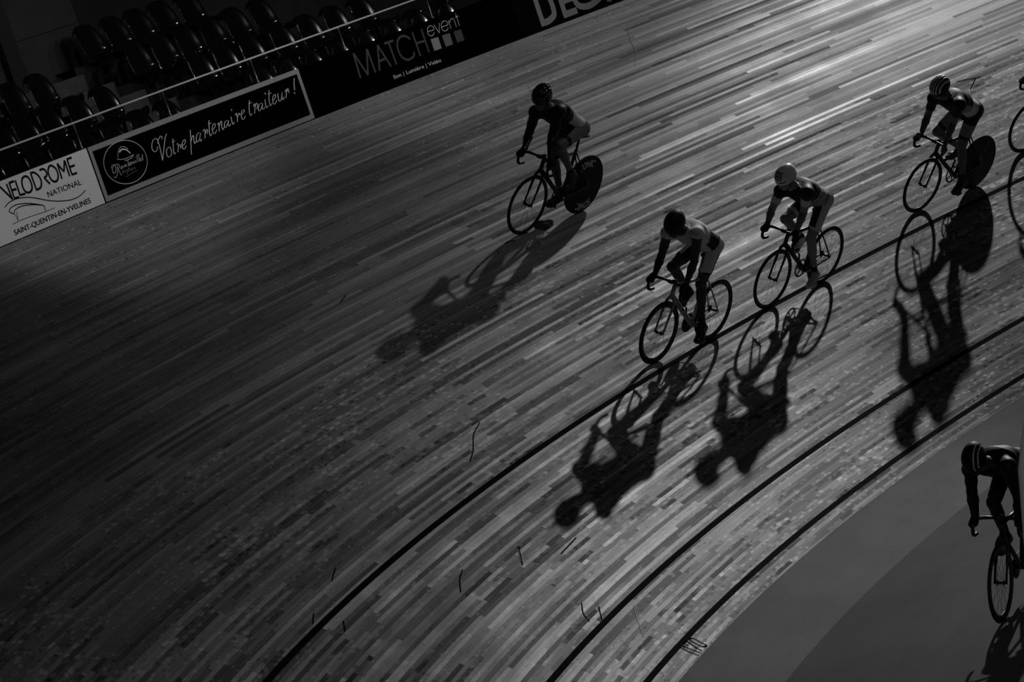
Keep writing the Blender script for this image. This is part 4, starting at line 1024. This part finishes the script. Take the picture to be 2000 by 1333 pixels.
    if spec.get('glove'):
        for s, sg in (('left', 1), ('right', -1)):
            msk = zv.copy(); msk[(V[:, 1]*sg) < 0] = 0
            shell('glove', V, F, N, msk, ['hand'], .0022, [M[spec['glove']]], root)
    for s, sg in (('left', 1), ('right', -1)):
        msk = zv.copy(); msk[(V[:, 1]*sg) < 0] = 0
        shell('sock', V, F, N, msk, ['sock'], .003, [M[spec.get('sock', 'lycra_black')]], root)
        sh = shell('shoe', V, F, N, msk, ['foot'], .006, [M[spec['shoe']]], root)
    # helmet: a vented shell over the skull with a lifted tail
    kind = spec['helmet']
    Vh = []; Fh = []; MI = []
    n, m_ = 96, 30
    for j in range(m_+1):
        el = math.radians(-14+104*j/m_)
        for i in range(n):
            a = 2*PI*i/n
            ca, sa = math.cos(a), math.sin(a)
            rx = .128 if ca > 0 else .142; ry = .098; rz = .118
            low = -.014*(1-ca)*.5
            e2 = el
            x = rx*math.cos(e2)*ca; y = ry*math.cos(e2)*sa; z = rz*math.sin(e2)
            if el < 0: z -= .012*(1-ca)+.010*abs(sa)
            groove = 0
            if kind['type'] == 'ribs':
                q = y/.030+.5
                groove = -.010*(1 if abs(q-round(q)) > .24 and math.sin(e2) > .12 else 0)
            elif kind['type'] == 'vents':
                q = y/.030
                if abs(q-round(q)) < .2 and .2 < math.sin(e2) < .93 and abs(x) > .012: groove = -.010
            p = P3(-.006, 0, .035)+fv*x*(1+groove*6)+lv*y*(1+groove*6)+uv_*z*(1+groove*6)
            Vh.append(p)
    for j in range(m_):
        for i in range(n):
            Fh.append((j*n+i, j*n+(i+1) % n, (j+1)*n+(i+1) % n, (j+1)*n+i))
            a = 2*PI*(i+.5)/n; el = math.radians(-14+104*(j+.5)/m_)
            x, y, z = math.cos(el)*math.cos(a), .098*math.cos(el)*math.sin(a), math.sin(el)
            MI.append(kind['pick'](x, y, z))
    hel = mesh_obj('helmet', Vh, Fh, [M[q] for q in kind['mats']], root, True, MI)
    bm = bmesh.new(); bm.from_mesh(hel.data); bmesh.ops.remove_doubles(bm, verts=bm.verts[:], dist=1e-5)
    bmesh.ops.recalc_face_normals(bm, faces=bm.faces[:]); bmesh.ops.solidify(bm, geom=bm.faces[:], thickness=.012); bm.to_mesh(hel.data); bm.free()
    for p_ in hel.data.polygons: p_.use_smooth = True
    # chin straps
    for sg in (1, -1):
        MB().tube(spline([P3(.03, .082*sg, .0), P3(.03, .070*sg, -.06), P3(.045, .035*sg, -.112), P3(.05, 0, -.122)], 4), .0045, 6).build('chin_strap', M[kind.get('strap', 'lycra_black')], root)
    return root, dict(V=V, N=N, P3=P3, fv=fv, lv=lv, uv=uv_, ctx=ctx)
from mathutils.bvhtree import BVHTree
def limb_text(parent, body, m, a, b, r, side, t0, t1, hgt, weight=.02, front=0.0, onto=None):
    """letters run along a limb from t0 to t1 of the way a->b, facing `side`, laid on the surface of `onto`"""
    a, b = A(a), A(b); ax = nrm(b-a); L = np.linalg.norm(b-a)
    sd = nrm(A(side)-ax*(A(side)@ax)); pr = np.cross(ax, sd)
    V, F, _ = text_mesh(body, weight)
    tree = None
    if onto is not None:
        me = onto.data; tree = BVHTree.FromPolygons([v.co.copy() for v in me.vertices], [tuple(p.vertices) for p in me.polygons])
    P = []
    for x, y in V:
        t = t0+(t1-t0)*x; ang = (y-.5)*hgt/r+front
        d = math.cos(ang)*sd+math.sin(ang)*pr; c = a+ax*L*t; rr = r
        if tree is not None:
            hit = tree.ray_cast(Vector(c+d*.3), Vector(-d), .3)
            if hit[0] is not None: rr = .3-hit[3]+.0025
        P.append(c+rr*d)
    return mesh_obj('lettering', P, F, m, parent, False)
# ------------------------------------------------------------------ the six cyclists
def prox(c, ctx): return (c-ctx['H'])@ctx['spine']/ctx['L']
def dv(c, ctx): return (c-ctx['H'])@ctx['dors']
def lt(c, ctx): return (c-ctx['H'])@ctx['lat']
def legside(c): return np.where(c[:, 1] >= 0, 1, -1)
# pale skinsuit with a black belt
def jA(c, n, z, x):
    t = prox(c, x); m = np.zeros(len(c), int)
    m[(t > .34) & (t < .46) & (dv(c, x) > .0)] = 1
    m[(np.abs(lt(c, x)) > .10) & (t < .40)] = 1
    m[(t < .10)] = 1
    return m
def sA(c, n, z, x):
    m = np.zeros(len(c), int); m[z == Z['hem']] = 1
    m[(n[:, 1]*legside(c) < -.25) & (z == Z['thigh'])] = 1
    pv = (z == Z['pelvis']); m[pv & (prox(c, x) > .02) & (np.abs(c[:, 1]) > .05)] = 1
    return m
# black top, pale cuffs and pale waist
def jB(c, n, z, x):
    t = prox(c, x); m = np.zeros(len(c), int)
    m[(t < .50) & (z != Z['sleeve'])] = 2
    J = x['J']
    for s in 'LR':
        S_, E = J['sh'+s], J['el'+s]; q = (c-S_)@(E-S_)/((E-S_)@(E-S_))
        m[(z == Z['sleeve']) & (q > .24) & (np.linalg.norm(c-S_, axis=1) < .22)] = 1
    return m
def sB(c, n, z, x):
    m = np.zeros(len(c), int); m[z == Z['hem']] = 1
    m[(n[:, 1]*legside(c) > .55) & (z == Z['thigh'])] = 1
    return m
# dark top with paler side panel and waist
def jC(c, n, z, x):
    t = prox(c, x); m = np.zeros(len(c), int)
    m[(t > .35) & (t < .85) & (lt(c, x) > .07) & (dv(c, x) < .03) & (z != Z['sleeve'])] = 1
    m[(t < .34) & (np.abs(lt(c, x)) > .03)] = 2
    m[(t > .30) & (t < .36)] = 3
    return m
def sC(c, n, z, x):
    m = np.zeros(len(c), int)
    for s in 'LR':
        h, K = x['hips'][s], x['J']['kn'+s]; q = (c-h)@(K-h)/((K-h)@(K-h))
        m[(z == Z['thigh']) & (q > .36) & ((c[:, 1] > 0) == (s == 'L'))] = 1
    m[z == Z['hem']] = 0
    return m
# long black sleeves, pale lower back
def jD(c, n, z, x):
    t = prox(c, x); m = np.zeros(len(c), int)
    m[(t < .52) & np.isin(z, [Z['waist'], Z['back'], Z['pelvis']]) & (dv(c, x) > -.03)] = 1
    return m
def sD(c, n, z, x):
    m = np.zeros(len(c), int)
    m[(z == Z['thigh']) & (n[:, 1]*legside(c) > .2)] = 1
    m[(z == Z['pelvis']) & (n[:, 0] < .1)] = 1
    m[z == Z['hem']] = 0
    return m
zero = lambda c, n, z, x: np.zeros(len(c), int)
POSE_ = {k: (v['origin'], v['M'], v['phi'], v['J']) for k, v in POSE.items()}
def mk(key): o, Mx, phi, J = POSE_[key]; return rigid(o, Mx), phi, J

# cyclist nearest the boards
mt, phi, J = mk('r1')
bk, rw = make_bike('track_bicycle', mt, phi, 'carbon', (J['hip'][0]-.03, J['hip'][2]-.095), (.022, 20), ('disc',))
tag(bk, 'black track bicycle with SONIC lettered rear disc wheel, nearest the advertising boards', 'bicycle', 'track bicycles')
disc_text(rw, 'SONIC', M['print_white'], .248, PI/2-.05, 1.05, .084); disc_text(rw, 'SONIC', M['print_white'], .248, -PI/2-.05, 1.05, .084)
rd, inf = make_rider('person', 'cyclist in glossy black helmet and long black sleeves, highest on the banking near the boards', mt, J, phi, dict(
    skin='skin', face=(.86, .10, -.50), hem=(.66, .78), jersey_zones=['chest', 'back', 'waist', 'sleeve', 'upperarm', 'forearm'],
    jersey=(['lycra_black', 'lycra_light'], jD), shorts=(['lycra_black', 'lycra_mid'], sD), glove='glove', shoe='shoe_grey',
    helmet=dict(type='vents', mats=['helmet_black'], pick=lambda x, y, z: 0)))

# pale skinsuit, grey bicycle
mt, phi, J = mk('r2')
bk, rw = make_bike('track_bicycle', mt, phi, 'frame_grey', (J['hip'][0]-.03, J['hip'][2]-.095), (.042, 20), ('spoked', .036, 24), tube_r=.025, solid=True)
tag(bk, 'grey framed track bicycle with deep black rims under the pale-suited cyclist', 'bicycle', 'track bicycles')
dt0, dt1 = HT0+A([-.002, 0, .018]), BBP+A([.012, 0, .01])
limb_text(bk, 'LOOK', M['print_black'], dt0, dt1, .0225, (0, 1, .0), .22, .80, .045, .03)
rd, inf = make_rider('person', 'cyclist in pale sleeveless skinsuit with black belt, leftmost of the lower group', mt, J, phi, dict(
    skin='skin_backlit', face=(.70, .08, -.70), hem=(.62, .70),
    jersey_zones=['chest', 'back', 'waist'], jersey=(['lycra_grey', 'lycra_black'], jA), shorts=(['lycra_grey', 'lycra_black'], sA), glove='glove', shoe='shoe_black',
    helmet=dict(type='plain', mats=['helmet_matt'], pick=lambda x, y, z: 0)))
hl, kl = inf['ctx']['hips']['L'], A(J['knL'])
limb_text(rd, 'Vélo-Club', M['print_black'], kl, hl, .088, (-.1, 1, .1), .34, .84, .050, .025, front=.15, onto=[o for o in rd.children if o.name.startswith('shorts')][0])

# white helmet
mt, phi, J = mk('r3')
bk, rw = make_bike('track_bicycle', mt, phi, 'carbon', (J['hip'][0]-.03, J['hip'][2]-.095), (.026, 20), ('spoked', .028, 24))
tag(bk, 'slim black track bicycle with spoked wheels under the white-helmeted cyclist', 'bicycle', 'track bicycles')
rd, inf = make_rider('person', 'cyclist in white helmet with square black emblem, black top and pale cuffs', mt, J, phi, dict(
    skin='skin_pale', face=(.80, -.05, -.60), hem=(.66, .76),
    jersey=(['lycra_black', 'lycra_light', 'lycra_print'], jB), shorts=(['lycra_black', 'lycra_light'], sB), glove='glove', shoe='shoe_light', sock='lycra_black',
    helmet=dict(type='plain', mats=['helmet_white', 'helmet_black'], pick=lambda x, y, z: 1 if (abs(y) > .018 and abs(y) < .075 and x > .60 and .12 < z < .26) or (z < -.10) else 0)))
P3, fv, lv, uv_ = inf['P3'], inf['fv'], inf['lv'], inf['uv']
# the emblem: four pale loops on a black square, set on the crown
def on_helmet(px, py):   # px across to the wearer's left, py up the crown from the brow
    el = math.radians(30)+py/.125
    x = .131*math.cos(el)*math.cos(px/.10); y = .101*math.sin(px/.10)*math.cos(el*.35); z = .121*math.sin(el)
    return P3(-.006, 0, .035)+fv*x+lv*y+uv_*z
V = []; F = []
for j in range(9):
    for i in range(9): V.append(on_helmet(-.048+.012*i, -.012+.012*j))
for j in range(8):
    for i in range(8): F.append((j*9+i, j*9+i+1, (j+1)*9+i+1, (j+1)*9+i))
mesh_obj('emblem', V, F, M['helmet_black'], rd, True)
for qx in (-.022, .022):
    for qy in (.014, .058):
        MB().tube([on_helmet(qx+.015*math.cos(a), qy+.015*math.sin(a))+uv_*.001+fv*.0015 for a in np.linspace(0, 2*PI, 14, endpoint=False)], .0045, 6, closed=True).build('emblem_loop', M['helmet_white'], rd)

# striped helmet, disc wheel
def decal(rw, cx, cz, rx, rz, ang, w, m):
    def fn(u, v):
        c, s = math.cos(ang), math.sin(ang); x, z = u*c-v*s+cx, u*s+v*c+cz
        return (x, .0305-.03*max(0, math.hypot(x, z)-.03)/1.0+.002 if math.hypot(x, z) < .05 else .0285-.036*math.hypot(x, z)+.003, z)
    V, F = ribbons([[(rx*math.cos(t), rz*math.sin(t)) for t in np.linspace(0, 2*PI, 25)]], w, fn)
    return MB().add(V, F).build('emblem', m, rw, smooth=False)
def disc_bike(key, label, hide_disc=False):
    mt, phi, J = mk(key)
    bk, rw = make_bike('track_bicycle', mt, phi, 'carbon', (J['hip'][0]-.03, J['hip'][2]-.095), (.026, 20), ('disc',))
    tag(bk, label, 'bicycle', 'track bicycles')
    decal(rw, -.105, .185, .055, .026, math.radians(125), .012, M['print_grey'])
    decal(rw, -.03, .07, .028, .020, math.radians(100), .008, M['print_mid'])
    decal(rw, .0, -.0, .022, .018, math.radians(60), .008, M['print_grey'])
    return mt, phi, J, bk
mt, phi, J, bk = disc_bike('r4', 'black track bicycle with plain dark disc rear wheel under the striped-helmet cyclist')
rd, inf = make_rider('person', 'cyclist in black and white striped helmet with short sleeves, right part of the track', mt, J, phi, dict(
    skin='skin', face=(.74, .0, -.67), hem=(.68, .80),
    jersey=(['lycra_black', 'lycra_print', 'lycra_grey', 'lycra_light'], jC), shorts=(['lycra_black', 'lycra_mid'], sC), shoe='shoe_grey', sock='lycra_dark',
    helmet=dict(type='ribs', mats=['helmet_matt', 'helmet_white'], pick=lambda x, y, z: 1 if abs(y/.030+.5-round(y/.030+.5)) < .24 and z > .10 else 0)))

# rider on the infield
mt, phi, J = mk('r5')
bk, rw = make_bike('track_bicycle', mt, phi, 'carbon', (J['hip'][0]-.03, J['hip'][2]-.095), (.046, 24), ('spoked', .036, 24), solid=True)
tag(bk, 'black track bicycle rolling on the smooth infield at the right edge', 'bicycle', 'track bicycles')
rd, inf = make_rider('person', 'cyclist all in black on the infield floor, lower right, helmet with two pale stripes', mt, J, phi, dict(
    skin='skin_backlit', face=(.62, .0, -.78), hem=(.80, .86),
    jersey_zones=['chest', 'back', 'waist', 'sleeve', 'upperarm', 'forearm'], short_zones=['pelvis', 'thigh', 'hem', 'knee', 'shin'], jersey=(['lycra_black'], zero), shorts=(['lycra_black'], zero), glove='glove', shoe='shoe_black',  # black also over forearms and shins: silhouette shade put into the clothing
    helmet=dict(type='plain', mats=['helmet_matt', 'helmet_white'], strap='lycra_light', pick=lambda x, y, z: 1 if (.030 < y < .040 or .062 < y < .070) and z > .1 else 0)))

# rider at the right edge, mostly outside the view
mt, phi, J, bk = disc_bike('r6', 'track bicycle at the right edge of which only front wheel and bar end show')
rd, inf = make_rider('person', 'cyclist just outside the right edge, only the shadow and bicycle front showing', mt, J, phi, dict(
    skin='skin', face=(.74, .0, -.67), hem=(.68, .80),
    jersey=(['lycra_black', 'lycra_print', 'lycra_grey', 'lycra_light'], jC), shorts=(['lycra_black', 'lycra_mid'], sC), shoe='shoe_grey', sock='lycra_dark',
    helmet=dict(type='plain', mats=['helmet_matt'], pick=lambda x, y, z: 0)))
